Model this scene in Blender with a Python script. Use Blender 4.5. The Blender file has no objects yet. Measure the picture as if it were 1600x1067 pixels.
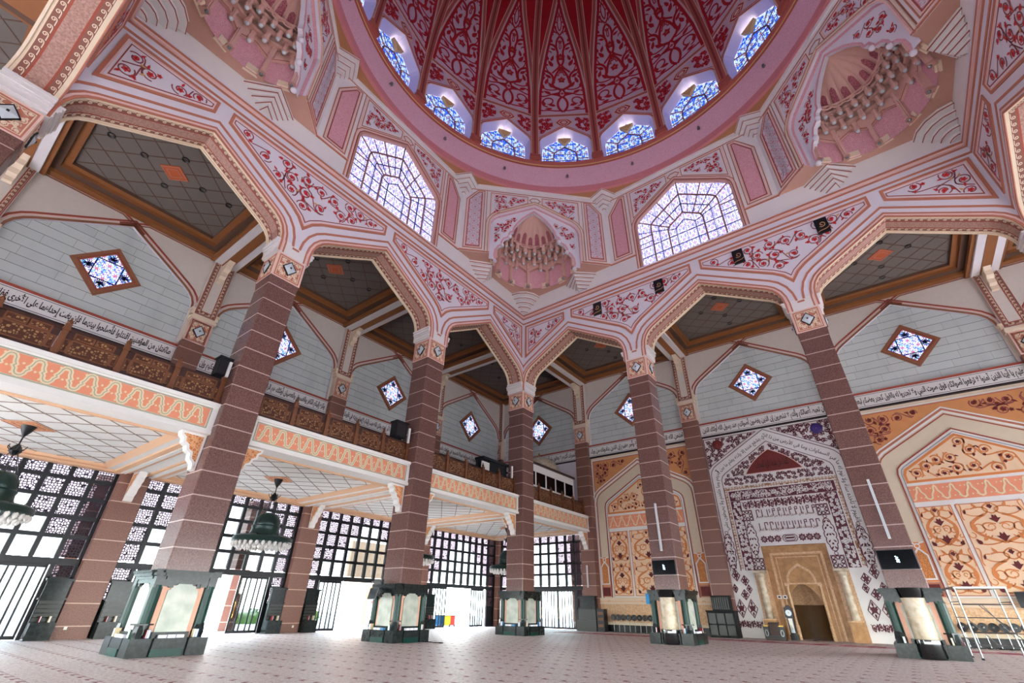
import bpy, math, random
from mathutils import Vector, Matrix
from mathutils.geometry import tessellate_polygon
PI = math.pi
random.seed(7)
S = bpy.context.scene
COL = bpy.context.collection
R = math.radians
# ------------------------------------------------------------------ camera
yaw, pitch, roll = R(37.476), R(30.32), R(0.968)
fwd = Vector((-math.sin(yaw)*math.cos(pitch), math.cos(yaw)*math.cos(pitch), math.sin(pitch)))
rt0 = Vector((math.cos(yaw), math.sin(yaw), 0)); up0 = rt0.cross(fwd)
rt = rt0*math.cos(roll) + up0*math.sin(roll); up = -rt0*math.sin(roll) + up0*math.cos(roll)
cam = bpy.data.objects.new('camera', bpy.data.cameras.new('camera')); COL.objects.link(cam)
cam.matrix_world = Matrix(((rt.x, up.x, -fwd.x, 23.748), (rt.y, up.y, -fwd.y, -32.57), (rt.z, up.z, -fwd.z, 1.741), (0, 0, 0, 1)))
cam.data.sensor_width = 36; cam.data.lens = 710.78*36/1600; cam.data.clip_start = .05; cam.data.clip_end = 600
S.camera = cam
# ------------------------------------------------------------------ daylight and exposure
W = bpy.data.worlds.new('daylight'); S.world = W; W.use_nodes = True
nt = W.node_tree; nt.nodes.clear()
wo = nt.nodes.new('ShaderNodeOutputWorld'); bg = nt.nodes.new('ShaderNodeBackground')
tc = nt.nodes.new('ShaderNodeTexCoord'); sx = nt.nodes.new('ShaderNodeSeparateXYZ'); rp = nt.nodes.new('ShaderNodeValToRGB')
nt.links.new(tc.outputs['Generated'], sx.inputs[0]); nt.links.new(sx.outputs['Z'], rp.inputs[0])
rp.color_ramp.elements[0].position = .0; rp.color_ramp.elements[0].color = (.95, 1, .955, 1)
rp.color_ramp.elements[1].position = .8; rp.color_ramp.elements[1].color = (.62, .74, 1, 1)
nt.links.new(rp.outputs[0], bg.inputs[0]); bg.inputs[1].default_value = WORLD_STRENGTH = 25.0
nt.links.new(bg.outputs[0], wo.inputs[0])
S.view_settings.view_transform = 'Standard'; S.view_settings.look = 'None'
S.view_settings.exposure = 0.48; S.view_settings.gamma = 1.0; S.view_settings.use_curve_mapping = False
S.cycles.use_denoising = True
S.cycles.max_bounces = 8; S.cycles.diffuse_bounces = 5; S.cycles.glossy_bounces = 3; S.cycles.transparent_max_bounces = 12
S.cycles.sample_clamp_indirect = 6
S.cycles.caustics_reflective = False; S.cycles.caustics_refractive = False
GLASS_DOME, GLASS_BIG, GLASS_SMALL = 1.3, 1.3, 1.2     # radiance of the daylit stained glass
PANE, FRET = .11, .07                                 # what the tinted panes and the fret screens let through
# ------------------------------------------------------------------ materials
def lin(c):
    if isinstance(c, str):
        c = [int(c[i:i+2], 16)/255 for i in (1, 3, 5)]
    return tuple((x/12.92 if x <= .04045 else ((x+.055)/1.055)**2.4) for x in c)
class MT:
    """small node-tree helper"""
    def __init__(s, name, rough=.6, spec=.3, metal=0):
        s.m = bpy.data.materials.new(name); s.m.use_nodes = True; s.t = s.m.node_tree; s.t.nodes.clear()
        s.out = s.n('OutputMaterial'); s.b = s.n('BsdfPrincipled'); s.l(s.b.outputs[0], s.out.inputs[0])
        s.b.inputs['Roughness'].default_value = rough; s.b.inputs['Specular IOR Level'].default_value = spec; s.b.inputs['Metallic'].default_value = metal
    def n(s, k, **kw):
        x = s.t.nodes.new('ShaderNode'+k)
        for a, v in kw.items(): setattr(x, a, v)
        return x
    def l(s, a, b): s.t.links.new(a, b)
    def obj(s): return s.n('TexCoord').outputs['Object']
    def math(s, op, a, b=None):
        x = s.n('Math', operation=op)
        for i, v in enumerate((a, b)):
            if v is None: continue
            if isinstance(v, (int, float)): x.inputs[i].default_value = v
            else: s.l(v, x.inputs[i])
        return x.outputs[0]
    def noise(s, scale, detail=3, vec=None, out='Fac'):
        x = s.n('TexNoise'); x.inputs['Scale'].default_value = scale; x.inputs['Detail'].default_value = detail
        s.l(vec or s.obj(), x.inputs['Vector']); return x.outputs[out]
    def ramp(s, fac, stops, const=False):
        x = s.n('ValToRGB'); e = x.color_ramp.elements
        if const: x.color_ramp.interpolation = 'CONSTANT'
        while len(e) < len(stops): e.new(.5)
        for i, (p, c) in enumerate(stops): e[i].position = p; e[i].color = (*lin(c), 1)
        s.l(fac, x.inputs[0]); return x.outputs[0]
    def mix(s, fac, a, b):
        x = s.n('Mix', data_type='RGBA')
        for i, v in ((0, fac), (6, a), (7, b)):
            if isinstance(v, (int, float)): x.inputs[i].default_value = v
            elif isinstance(v, str): x.inputs[i].default_value = (*lin(v), 1)
            elif isinstance(v, tuple): x.inputs[i].default_value = (*v, 1)
            else: s.l(v, x.inputs[i])
        return x.outputs[2]
    def base(s, c):
        if isinstance(c, str): s.b.inputs['Base Color'].default_value = (*lin(c), 1)
        else: s.l(c, s.b.inputs['Base Color'])
        return s
    def bump(s, h, strength=.3, dist=.02):
        x = s.n('Bump'); x.inputs['Strength'].default_value = strength; x.inputs['Distance'].default_value = dist
        s.l(h, x.inputs['Height']); s.l(x.outputs[0], s.b.inputs['Normal'])
MAT = {}
def plain(name, c, rough=.6, spec=.3, metal=0, var=.0, scale=3):
    t = MT(name, rough, spec, metal)
    if var:
        k = lin(c); lo = tuple(x*(1-var) for x in k); hi = tuple(min(1, x*(1+var)) for x in k)
        t.base(t.mix(t.noise(scale, 4), lo, hi))
    else: t.base(c)
    MAT[name] = t.m; return t.m
def granite(name, a, b, c, scale=14, rough=.5, joint=None):
    t = MT(name, rough, .4 if rough > .25 else .22)
    sp = t.ramp(t.noise(scale, 6), [(.36, a), (.5, b), (.64, c)])
    big = t.noise(.9, 2)
    col = t.mix(t.math('MULTIPLY', big, .35), sp, c)
    if joint:
        per, off, w, jc = joint
        z = t.n('SeparateXYZ'); t.l(t.obj(), z.inputs[0])
        q = t.math('ADD', z.outputs[2], -off); q = t.math('DIVIDE', q, per)
        cell = t.math('FLOOR', q); fr = t.math('SUBTRACT', q, cell)
        wn = t.n('TexWhiteNoise', noise_dimensions='1D'); t.l(cell, wn.inputs['W'])
        col = t.mix(t.math('MULTIPLY', wn.outputs['Value'], .28), col, a)
        col = t.mix(t.math('LESS_THAN', fr, w/per), col, jc)
    t.base(col); MAT[name] = t.m; return t.m
plain('plaster', '#d6d0d8', .75, .2, var=.05, scale=1.3)
plain('plaster_white', '#dcd6d4', .75, .2, var=.06, scale=.8)
plain('terracotta', '#b4725c', .65, .25, var=.12, scale=5)
plain('rust', '#9a4b3b', .65, .25, var=.1, scale=5)
plain('rose_line', '#e0b8b0', .65)
plain('vine', '#8a4a4a', .65); plain('bloom', '#c23434', .6, var=.15, scale=9); plain('bloom_dark', '#8c1f28', .6)
plain('gold_leaf', '#c99a6a', .6)
plain('brown_soffit', '#a5714f', .7, var=.08); plain('cream', '#dcc8ae', .7, var=.05)
plain('niche_stone', '#cda296', .65, var=.06)
plain('scroll_ground', '#84574a', .7)
plain('tan', '#b78b7c', .7, var=.08)
granite('pink_granite', '#b87682', '#cd929b', '#daa9ae', 22, .6)
granite('ring_granite', '#c28c9b', '#d5a1b0', '#e2b5c0', 18, .6)
granite('arch_granite', '#8d685c', '#a37c6e', '#b38d7e', 12, .6)
granite('column_granite', '#50362f', '#674842', '#7b5a51', 20, .26, joint=(1.03, 5.7, .05, '#b79d93'))
granite('pier_granite', '#613f34', '#785245', '#8b6253', 20, .4, joint=(1.03, 5.7, .045, '#c9ab98'))
granite('black_marble', '#101515', '#1a2020', '#252d2c', 7, .2)
plain('green_marble', '#0b332c', .3, .2, var=.4, scale=4)
plain('peach_stone', '#dba88f', .5, var=.1, scale=9)
t = MT('white_stone', .35, .4); t.base(t.ramp(t.noise(2.2, 6), [(.3, '#99a194'), (.55, '#b2b8ab'), (.75, '#c3c7bc')])); MAT['white_stone'] = t.m
granite('cream_marble', '#a39278', '#b9aa90', '#c6baa5', 3.2, .22)
granite('sandstone', '#9a7044', '#a97c4b', '#b58a58', 3, .45)
granite('dado_stone', '#b98f68', '#cba57c', '#d8b791', 9, .5)
plain('marble_white', '#dcdad6', .35, .4, var=.05, scale=1.5)
plain('maroon', '#5a2630', .5); plain('maroon_panel', '#6a2622', .45, var=.25, scale=6); plain('violet_disc', '#3b2a66', .5, var=.5, scale=9)
plain('ink', '#2a1c1e', .6); plain('black', '#131315', .35, .4); plain('black_gloss', '#0c0d0e', .07, .6); plain('black_matte', '#17181a', .7)
plain('cabinet_dark', '#20241f', .3, .4, var=.3, scale=5)
plain('frame_black', '#090b0f', .4, .4); plain('steel', '#84898a', .3, .5, 1.0); plain('iron_green', '#0c2a24', .35, .5, .3)
plain('white_paint', '#e4e2dc', .6); plain('gallery_white', '#eeede6', .6, var=.04)
plain('peach_trim', '#dbb18c', .65); plain('fascia_orange', '#dd8f6d', .65, var=.12, scale=1.2)
plain('fascia_cream', '#e0cda6', .65); plain('fascia_line', '#a3a68e', .65)
plain('soffit_line', '#8d7c6c', .7)
plain('orange_panel', '#c98a57', .65, var=.12, scale=1.5); plain('peach_panel', '#e6c6a2', .65, var=.05)
plain('peach_scroll', '#cf8048', .65); plain('dark_red', '#5d1514', .5, var=.2)
plain('beige_plain', '#cfc0a6', .65, var=.05)
plain('brown_frame', '#8f5c43', .6, var=.12); plain('ceiling_brown', '#5f4436', .7, var=.12, scale=2)
plain('ceiling_orange', '#8a5630', .65, var=.1); plain('ceiling_tile', '#696059', .75, var=.05)
plain('medallion', '#b4542a', .6, var=.3, scale=14)
plain('wood_dark', '#3a1f16', .42, .4, var=.35, scale=5); plain('wood_mid', '#6a3f24', .42, .4, var=.25, scale=5)
plain('dome_lilac', '#bfa3b6', .75, var=.06); plain('ring_edge', '#c2787c', .6, var=.05)
plain('plaster_beige', '#cdc2b8', .75, .2, var=.06)
plain('niche_shade_brown', '#5f4528', .6, var=.25, scale=3)  # prayer niche recess: its shade is put into the colour as dark brown
plain('dome_red', '#a3161f', .6, var=.12, scale=3); plain('dome_rib', '#7c3230', .65, var=.1)
plain('dome_rust', '#a5544a', .65, var=.1); plain('dome_line', '#c9a79d', .65)
plain('reveal_lilac', '#c3bbdd', .7); plain('blue_lead', '#171a4e', .5)
plain('bronze_lead', '#8a5f5a', .5); plain('wood_light', '#caa26a', .55, var=.15)
plain('sun_plaster', '#e8e0c8', .7)
plain('book_red', '#6d1a22', .6); plain('book_cream', '#d8c9a4', .6); plain('book_blue', '#4a86b5', .6); plain('paper', '#e2e2ec', .7); plain('book_green', '#24523c', .6)
plain('hedge', '#4e7a2c', .8, var=.5, scale=6); plain('yellow', '#e0b81c', .5); plain('red_plastic', '#c12a1e', .5); plain('blue_plastic', '#2d7fb3', .5)
plain('terrace', '#c9c2b8', .6, var=.06); plain('gold', '#b8923c', .3, .5, .8)
plain('screen_black', '#04070b', .15, .12)
plain('dusty_bronze', '#6f5a50', .35, .5, .6)
def emit(name, c, st):
    t = MT(name); e = t.n('Emission'); e.inputs[0].default_value = (*lin(c), 1); e.inputs[1].default_value = st
    t.l(e.outputs[0], t.out.inputs[0]); MAT[name] = t.m
emit('lamp_glow', '#fff4e0', 6); emit('screen_logo', '#bfe8ff', 3)
# frosted mirror lamp faces on the capitals
plain('lamp_glass', '#c3ccd0', .2, .5)
# stone blocks of the outer walls
t = MT('grey_blocks', .6, .3)
z = t.n('SeparateXYZ'); t.l(t.obj(), z.inputs[0])
q = t.math('DIVIDE', t.math('ADD', z.outputs[2], -17.3), .63); row = t.math('FLOOR', q); fz = t.math('FRACT', q)
wn = t.n('TexWhiteNoise', noise_dimensions='1D'); t.l(row, wn.inputs['W'])
ux = t.math('DIVIDE', t.math('ADD', z.outputs[0], t.math('MULTIPLY', wn.outputs['Value'], 2.2)), 2.2); fx = t.math('FRACT', ux)
cb = t.n('TexWhiteNoise', noise_dimensions='2D'); cv = t.n('CombineXYZ'); t.l(t.math('FLOOR', ux), cv.inputs[0]); t.l(row, cv.inputs[1]); t.l(cv.outputs[0], cb.inputs['Vector'])
col = t.mix(t.math('MULTIPLY', cb.outputs['Value'], .5), '#c3c8c4', '#b2b7b3'); col = t.mix(t.math('LESS_THAN', fx, .012), col, '#9ba09c')
st = t.n('Mapping'); st.inputs['Scale'].default_value = (.7, .7, .2); t.l(t.obj(), st.inputs[0])
col = t.mix(t.ramp(t.noise(1.1, 4, st.outputs[0]), [(.5, '#000000'), (.75, '#8a8a8a')]), col, '#6f7775')
t.base(t.mix(t.math('LESS_THAN', fz, .045), col, '#4d5351')); MAT['grey_blocks'] = t.m
# carpet
t = MT('carpet', .52, .55)
s = t.n('SeparateXYZ'); t.l(t.obj(), s.inputs[0])
def fr(v, per, off=0): 
    q = t.math('DIVIDE', t.math('ADD', v, -off), per); return t.math('MULTIPLY', t.math('FRACT', q), per)
fx, fy = fr(s.outputs[0], .645, -.06), fr(s.outputs[1], 1.2, -.05)
mk = t.math('MULTIPLY', t.math('LESS_THAN', fx, .11), t.math('LESS_THAN', fy, .2))
mk2 = t.math('MULTIPLY', t.math('LESS_THAN', fx, .24), t.math('LESS_THAN', fy, .07))
mk = t.math('MAXIMUM', mk, mk2)
row = t.math('LESS_THAN', fr(s.outputs[1], 1.2, .1), .05)
fine = t.ramp(t.noise(9, 5), [(.35, '#c6bfb8'), (.5, '#dcd5cf'), (.65, '#e9e3de')])
vor = t.n('TexVoronoi', feature='DISTANCE_TO_EDGE'); vor.inputs['Scale'].default_value = 5.5; t.l(t.obj(), vor.inputs['Vector'])
c0 = t.mix(t.math('MULTIPLY', t.math('LESS_THAN', vor.outputs['Distance'], .05), .4), fine, '#9c6a70')
c0 = t.mix(t.math('MULTIPLY', row, .45), c0, '#a4767a'); c0 = t.mix(mk, c0, '#7c1c30')
t.base(c0); t.bump(t.noise(60, 2), .2, .01); MAT['carpet'] = t.m
plain('carpet_red', '#8e1f38', .95, .05, var=.25, scale=4); plain('carpet_gold', '#d2bfb4', .95, .05)
# stained glass: bright leaded panes lit from behind by the sky
def stained(name, cell, white, c_edge, c_dot, c_fill, strength, rot=0):
    t = MT(name); z = t.n('SeparateXYZ')
    mp = t.n('Mapping'); mp.inputs['Rotation'].default_value = (0, rot, 0); t.l(t.obj(), mp.inputs[0]); t.l(mp.outputs[0], z.inputs[0])
    u, v = [t.math('ADD', t.math('FRACT', t.math('DIVIDE', z.outputs[k], cell)), -.5) for k in (0, 2)]
    au, av = t.math('ABSOLUTE', u), t.math('ABSOLUTE', v)
    r = t.math('SQRT', t.math('ADD', t.math('MULTIPLY', u, u), t.math('MULTIPLY', v, v))); th = t.math('ARCTAN2', v, u)
    c6 = t.math('COSINE', t.math('MULTIPLY', th, 6)); p = t.math('ADD', t.math('MULTIPLY', c6, .12), .30); q = t.math('ADD', t.math('MULTIPLY', c6, -.035), .115)
    near = lambda a, b, w: t.math('LESS_THAN', t.math('ABSOLUTE', t.math('SUBTRACT', a, b)), w)
    n = t.noise(2.3/cell, 2); n2 = t.noise(6/cell, 1)
    c = t.mix(t.math('GREATER_THAN', n, .52), white, c_fill)
    c = t.mix(t.math('LESS_THAN', r, p), c, white); c = t.mix(t.math('LESS_THAN', r, q), c, c_dot); c = t.mix(t.math('GREATER_THAN', n2, .70), c, c_dot)
    e = t.math('MAXIMUM', near(r, p, .042), near(r, q, .03)); e = t.math('MAXIMUM', e, near(t.math('ADD', au, av), .66, .035)); e = t.math('MAXIMUM', e, t.math('GREATER_THAN', t.math('MAXIMUM', au, av), .475))
    c = t.mix(e, c, c_edge)
    em = t.n('Emission'); t.l(c, em.inputs[0]); em.inputs[1].default_value = strength
    t.l(em.outputs[0], t.out.inputs[0]); MAT[name] = t.m
stained('glass_dome', .92, '#b4cdff', '#111f7c', '#b8704c', '#3a66dc', GLASS_DOME)
stained('glass_big', .78, '#f0ecff', '#4f50b4', '#e79ac8', '#c3bdfb', GLASS_BIG)
stained('glass_small', .72, '#f6f4ff', '#4636c4', '#ea7a52', '#86c8ee', GLASS_SMALL, PI/4)
# clear pane and fretwork pane of the lower screens
t = MT('clear_pane', .05, .5); tr = t.n('BsdfTransparent'); gl = t.n('BsdfGlossy'); gl.inputs['Roughness'].default_value = .03
tr.inputs[0].default_value = (PANE*.86, PANE*.95, PANE, 1); mx = t.n('MixShader'); mx.inputs[0].default_value = .07
t.l(tr.outputs[0], mx.inputs[1]); t.l(gl.outputs[0], mx.inputs[2]); t.l(mx.outputs[0], t.out.inputs[0]); MAT['clear_pane'] = t.m
t = MT('door_pane', .05, .5); tr = t.n('BsdfTransparent'); tr.inputs[0].default_value = (.4, .44, .45, 1); gl = t.n('BsdfGlossy'); gl.inputs['Roughness'].default_value = .03; mx = t.n('MixShader'); mx.inputs[0].default_value = .06
t.l(tr.outputs[0], mx.inputs[1]); t.l(gl.outputs[0], mx.inputs[2]); t.l(mx.outputs[0], t.out.inputs[0]); MAT['door_pane'] = t.m
t = MT('fret_pane', .5, .3); t.base('#1b1d27'); tr = t.n('BsdfTransparent'); tr.inputs[0].default_value = (FRET*1.0, FRET*.80, FRET*1.0, 1)
v = t.n('TexVoronoi', feature='DISTANCE_TO_EDGE'); v.inputs['Scale'].default_value = 7.5; v.inputs['Randomness'].default_value = .55; t.l(t.obj(), v.inputs['Vector'])
mx = t.n('MixShader'); t.l(t.math('LESS_THAN', v.outputs['Distance'], .16), mx.inputs[0]); t.l(tr.outputs[0], mx.inputs[1]); t.l(t.b.outputs[0], mx.inputs[2]); t.l(mx.outputs[0], t.out.inputs[0]); MAT['fret_pane'] = t.m
# carved frets: gaps read dark or golden between pale ribs
def fret(name, scale, rib, gap, w=.11, rand=.35, rough=.6):
    t = MT(name, rough); v = t.n('TexVoronoi', feature='DISTANCE_TO_EDGE'); v.inputs['Scale'].default_value = scale; v.inputs['Randomness'].default_value = rand; t.l(t.obj(), v.inputs['Vector'])
    k = t.math('LESS_THAN', v.outputs['Distance'], w); t.base(t.mix(k, gap, rib)); t.bump(t.math('MULTIPLY', k, 1.0), .6, .02); MAT[name] = t.m
fret('scroll_border', 5.5, '#c9a98c', '#6d4238', .12, .9)
fret('capital_fret', 6.5, '#d9bfa0', '#a8604a', .13, .9)
fret('wood_fret', 9, '#4a2616', '#94714a', .15, .4)
fret('bracket_fret', 8, '#e2a877', '#c07a4a', .12, .9)
fret('star_fret', 2.6, '#e4cfd6', '#c07d92', .09, .5)
fret('maroon_fret', 4.2, '#5c2a32', '#c9c4c2', .16, 1.0, .4)
fret('maroon_fine', 6.5, '#6a3138', '#c4bcbb', .19, 1.0, .4)
fret('ochre_beads', 4.5, '#93694a', '#cfc4b6', .1, .3, .4)
fret('niche_inlay', 9, '#b06a72', '#8c454f', .12, .9)
fret('ochre_fret', 10, '#d08c50', '#b36a34', .12, .9)
# ------------------------------------------------------------------ geometry
class G:
    def __init__(s): s.v = []; s.f = []; s.mi = []; s.mats = []; s.cur = 0
    def mat(s, name):
        if name not in s.mats: s.mats.append(name)
        s.cur = s.mats.index(name); return s
    def add(s, vs, fs):
        b = len(s.v); s.v.extend(vs)
        for f in fs: s.f.append(tuple(b+i for i in f)); s.mi.append(s.cur)
    def quad(s, a, b, c, d): s.add([a, b, c, d], [(0, 1, 2, 3)])
    def box(s, x0, x1, y0, y1, z0, z1):
        s.add([(x0,y0,z0),(x1,y0,z0),(x1,y1,z0),(x0,y1,z0),(x0,y0,z1),(x1,y0,z1),(x1,y1,z1),(x0,y1,z1)],
              [(0,3,2,1),(4,5,6,7),(0,1,5,4),(1,2,6,5),(2,3,7,6),(3,0,4,7)]); return s
    def prism(s, M, pts, d0, d1, holes=(), back=False):
        loops = [pts]+list(holes); tri = tessellate_polygon([[Vector((p[0], p[1], 0)) for p in l] for l in loops])
        flat = [p for l in loops for p in l]; n = len(flat)
        vs = [M(p[0], p[1], d1) for p in flat]
        fs = [tuple(t_) for t_ in tri]
        if back: 
            vs += [M(p[0], p[1], d0) for p in flat]; fs += [tuple(i+n for i in t_) for t_ in tri]; s.add(vs, fs)
        else: s.add(vs, fs)
        if d0 != d1:
            for l in loops:
                m = len(l); s.add([M(p[0], p[1], d1) for p in l]+[M(p[0], p[1], d0) for p in l], [(i, (i+1) % m, m+(i+1) % m, m+i) for i in range(m)])
        return s
    def ribbon(s, M, pts, w, d0, d1, closed=False):
        a, b = offs(pts, w/2, closed), offs(pts, -w/2, closed); n = len(pts)
        vs = [M(p[0], p[1], d1) for p in a]+[M(p[0], p[1], d1) for p in b]; fs = []
        k = n if closed else n-1
        for i in range(k): j = (i+1) % n; fs.append((i, j, n+j, n+i))
        if d0 != d1:
            vs += [M(p[0], p[1], d0) for p in a]+[M(p[0], p[1], d0) for p in b]
            for i in range(k): j = (i+1) % n; fs += [(i, j, 2*n+j, 2*n+i), (n+i, n+j, 3*n+j, 3*n+i)]
        s.add(vs, fs); return s
    def tube(s, path, r, k=6, closed=False, cap=True):
        P = [Vector(p) for p in path]; n = len(P); vs = []; fs = []
        rr = r if hasattr(r, '__len__') else [r]*n
        for i, p in enumerate(P):
            a = P[(i-1) % n] if (closed or i > 0) else p; b = P[(i+1) % n] if (closed or i < n-1) else p
            d = (b-a).normalized(); u = d.cross(Vector((0, 0, 1)))
            if u.length < .05: u = d.cross(Vector((1, 0, 0)))
            u.normalize(); w = d.cross(u)
            for j in range(k): q = p+(u*math.cos(2*PI*j/k)+w*math.sin(2*PI*j/k))*rr[i]; vs.append(tuple(q))
        m = n if closed else n-1
        for i in range(m):
            for j in range(k): a, b = i*k, ((i+1) % n)*k; fs.append((a+j, a+(j+1) % k, b+(j+1) % k, b+j))
        if cap and not closed: fs += [tuple(range(k-1, -1, -1)), tuple(range((n-1)*k, n*k))]
        s.add(vs, fs); return s
    def lathe(s, prof, k=24, c=(0, 0, 0), a0=0, a1=2*PI):
        full = abs(a1-a0-2*PI) < 1e-6; m = k if full else k+1; vs = []; fs = []
        for (r, z) in prof:
            for j in range(m): a = a0+(a1-a0)*j/k; vs.append((c[0]+r*math.cos(a), c[1]+r*math.sin(a), c[2]+z))
        for i in range(len(prof)-1):
            for j in range(k): a, b = i*m, (i+1)*m; j2 = (j+1) % m; fs.append((a+j, a+j2, b+j2, b+j))
        s.add(vs, fs); return s
    def grid(s, fn, nu, nv):
        s.add([fn(i/nu, j/nv) for j in range(nv+1) for i in range(nu+1)], [(j*(nu+1)+i, j*(nu+1)+i+1, (j+1)*(nu+1)+i+1, (j+1)*(nu+1)+i) for j in range(nv) for i in range(nu)]); return s
    def ball(s, c, r, k=10, m=6):
        s.lathe([(r*math.sin(PI*i/m)+1e-4, -r*math.cos(PI*i/m)) for i in range(m+1)], k, c); return s
    def xf(s, M):
        s.v = [tuple(M @ Vector(p)) for p in s.v]; return s
    def join(s, o, M=None):
        b = len(s.v); s.v.extend(tuple(M @ Vector(p)) for p in o.v) if M else s.v.extend(o.v)
        idx = []
        for nme in o.mats: s.mat(nme); idx.append(s.cur)
        for f, m in zip(o.f, o.mi): s.f.append(tuple(b+i for i in f)); s.mi.append(idx[m])
        return s
    def mesh(s, name, smooth=False):
        me = bpy.data.meshes.new(name); me.from_pydata(s.v, [], s.f); me.update()
        for n in s.mats: me.materials.append(MAT[n])
        me.polygons.foreach_set('material_index', s.mi)
        if smooth: me.polygons.foreach_set('use_smooth', [True]*len(s.f)); me.set_sharp_from_angle(angle=R(40))
        return me
def offs(pts, d, closed=False):
    n = len(pts); out = []
    for i in range(n):
        p = pts[i]; a = pts[i-1] if (closed or i > 0) else None; b = pts[(i+1) % n] if (closed or i < n-1) else None
        def nrm(p, q):
            x, y = q[0]-p[0], q[1]-p[1]; l = math.hypot(x, y) or 1e-9; return (-y/l, x/l)
        if a is None: nx, ny = nrm(p, b); k = 1
        elif b is None: nx, ny = nrm(a, p); k = 1
        else:
            n1, n2 = nrm(a, p), nrm(p, b); nx, ny = n1[0]+n2[0], n1[1]+n2[1]; l = math.hypot(nx, ny) or 1e-9; nx /= l; ny /= l
            k = 1/max(.35, nx*n1[0]+ny*n1[1])
        out.append((p[0]+nx*d*k, p[1]+ny*d*k))
    return out
def obj(name, g, parent=None, smooth=False, loc=None, rz=None):
    me = g if isinstance(g, bpy.types.Mesh) else g.mesh(name, smooth)
    o = bpy.data.objects.new(name, me); COL.objects.link(o)
    if parent: o.parent = parent
    if loc: o.location = loc
    if rz: o.rotation_euler = (0, 0, rz)
    return o
def tag(o, label, cat, group=None, kind=None):
    o['label'] = label; o['category'] = cat
    if group: o['group'] = group
    if kind: o['kind'] = kind
    return o
def thing(name, label, cat, loc=(0, 0, 0), rz=0, group=None, kind=None):
    o = bpy.data.objects.new(name, None); COL.objects.link(o); o.location = loc; o.rotation_euler = (0, 0, rz); o.empty_display_size = .1
    return tag(o, label, cat, group, kind)
KIDS = {}
def dup(src, label, loc, rz=0, group=None):
    def cp(o, par):
        c = o.copy(); COL.objects.link(c); c.parent = par
        for ch in list(o.children): cp(ch, c)
        return c
    c = cp(src, None); c.location = loc; c.rotation_euler = (0, 0, rz); c['label'] = label
    if group: c['group'] = group
    return c
def wall(y0):        # map a 2D drawing (u right, v up) onto a wall at local depth y0; d comes out of the wall
    return lambda u, v, d=0: (u, y0-d, v)
def ceil(z0): return lambda u, v, d=0: (u, v, z0-d)
def floorM(z0): return lambda u, v, d=0: (u, v, z0+d)
def mir(pts): return [(-x, y) for x, y in reversed(pts)]
def rect(x0, x1, y0, y1): return [(x0, y0), (x1, y0), (x1, y1), (x0, y1)]
def arc(cx, cy, r, a0, a1, n): return [(cx+r*math.cos(R(a0+(a1-a0)*i/n)), cy+r*math.sin(R(a0+(a1-a0)*i/n))) for i in range(n+1)]
def bez(p0, p1, p2, p3, n=10):
    return [tuple((1-t)**3*a+3*(1-t)**2*t*b+3*(1-t)*t*t*c+t**3*d for a, b, c, d in zip(p0, p1, p2, p3)) for t in [i/n for i in range(n+1)]]
def inside(p, poly):
    x, y = p; c = False; n = len(poly)
    for i in range(n):
        x1, y1 = poly[i]; x2, y2 = poly[(i+1) % n]
        if (y1 > y) != (y2 > y) and x < (x2-x1)*(y-y1)/(y2-y1)+x1: c = not c
    return c
def edist(p, poly):
    m = 1e9; n = len(poly)
    for i in range(n):
        ax, ay = poly[i]; bx, by = poly[(i+1) % n]; dx, dy = bx-ax, by-ay; L = dx*dx+dy*dy or 1e-9
        t = max(0, min(1, ((p[0]-ax)*dx+(p[1]-ay)*dy)/L)); m = min(m, math.hypot(p[0]-ax-t*dx, p[1]-ay-t*dy))
    return m
def flower(g, M, x, y, r, a, d, m1='bloom', m2='bloom_dark', kind=0):
    def tr(q): return [(x+u*math.cos(a)-v*math.sin(a), y+u*math.sin(a)+v*math.cos(a)) for u, v in q]
    if kind == 0:   # open blossom with pointed petals
        pts = []
        for i in range(10): rr = r*(1.0 if i % 2 == 0 else .62); pts.append((rr*math.cos(PI*i/5), rr*math.sin(PI*i/5)))
    elif kind == 1: # pomegranate bud with a crown
        pts = [(r*.8*math.cos(t), r*.72*math.sin(t)) for t in [R(25+i*31) for i in range(11)]]+[(r*.95, -.35*r), (r*1.25, -.3*r), (r*1.0, 0), (r*1.25, .3*r), (r*.95, .35*r)]
    else:           # leaf
        pts = [(-r, 0), (-.4*r, -.42*r), (.3*r, -.36*r), (1.15*r, 0), (.3*r, .36*r), (-.4*r, .42*r)]
    g.mat(m1).prism(M, tr(pts), d-.012, d)
    if m2:
        if kind == 0: g.mat(m2).prism(M, tr([(.3*r*math.cos(PI*i/3), .3*r*math.sin(PI*i/3)) for i in range(6)]), d, d+.006)
        elif kind == 1: g.mat(m2).prism(M, tr([(-.3*r, -.12*r), (.5*r, -.2*r), (.5*r, .2*r), (-.3*r, .12*r)]), d, d+.006)
        else: g.mat(m2).prism(M, tr([(-.6*r, -.05*r), (.8*r, 0), (-.6*r, .05*r)]), d, d+.006)
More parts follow.
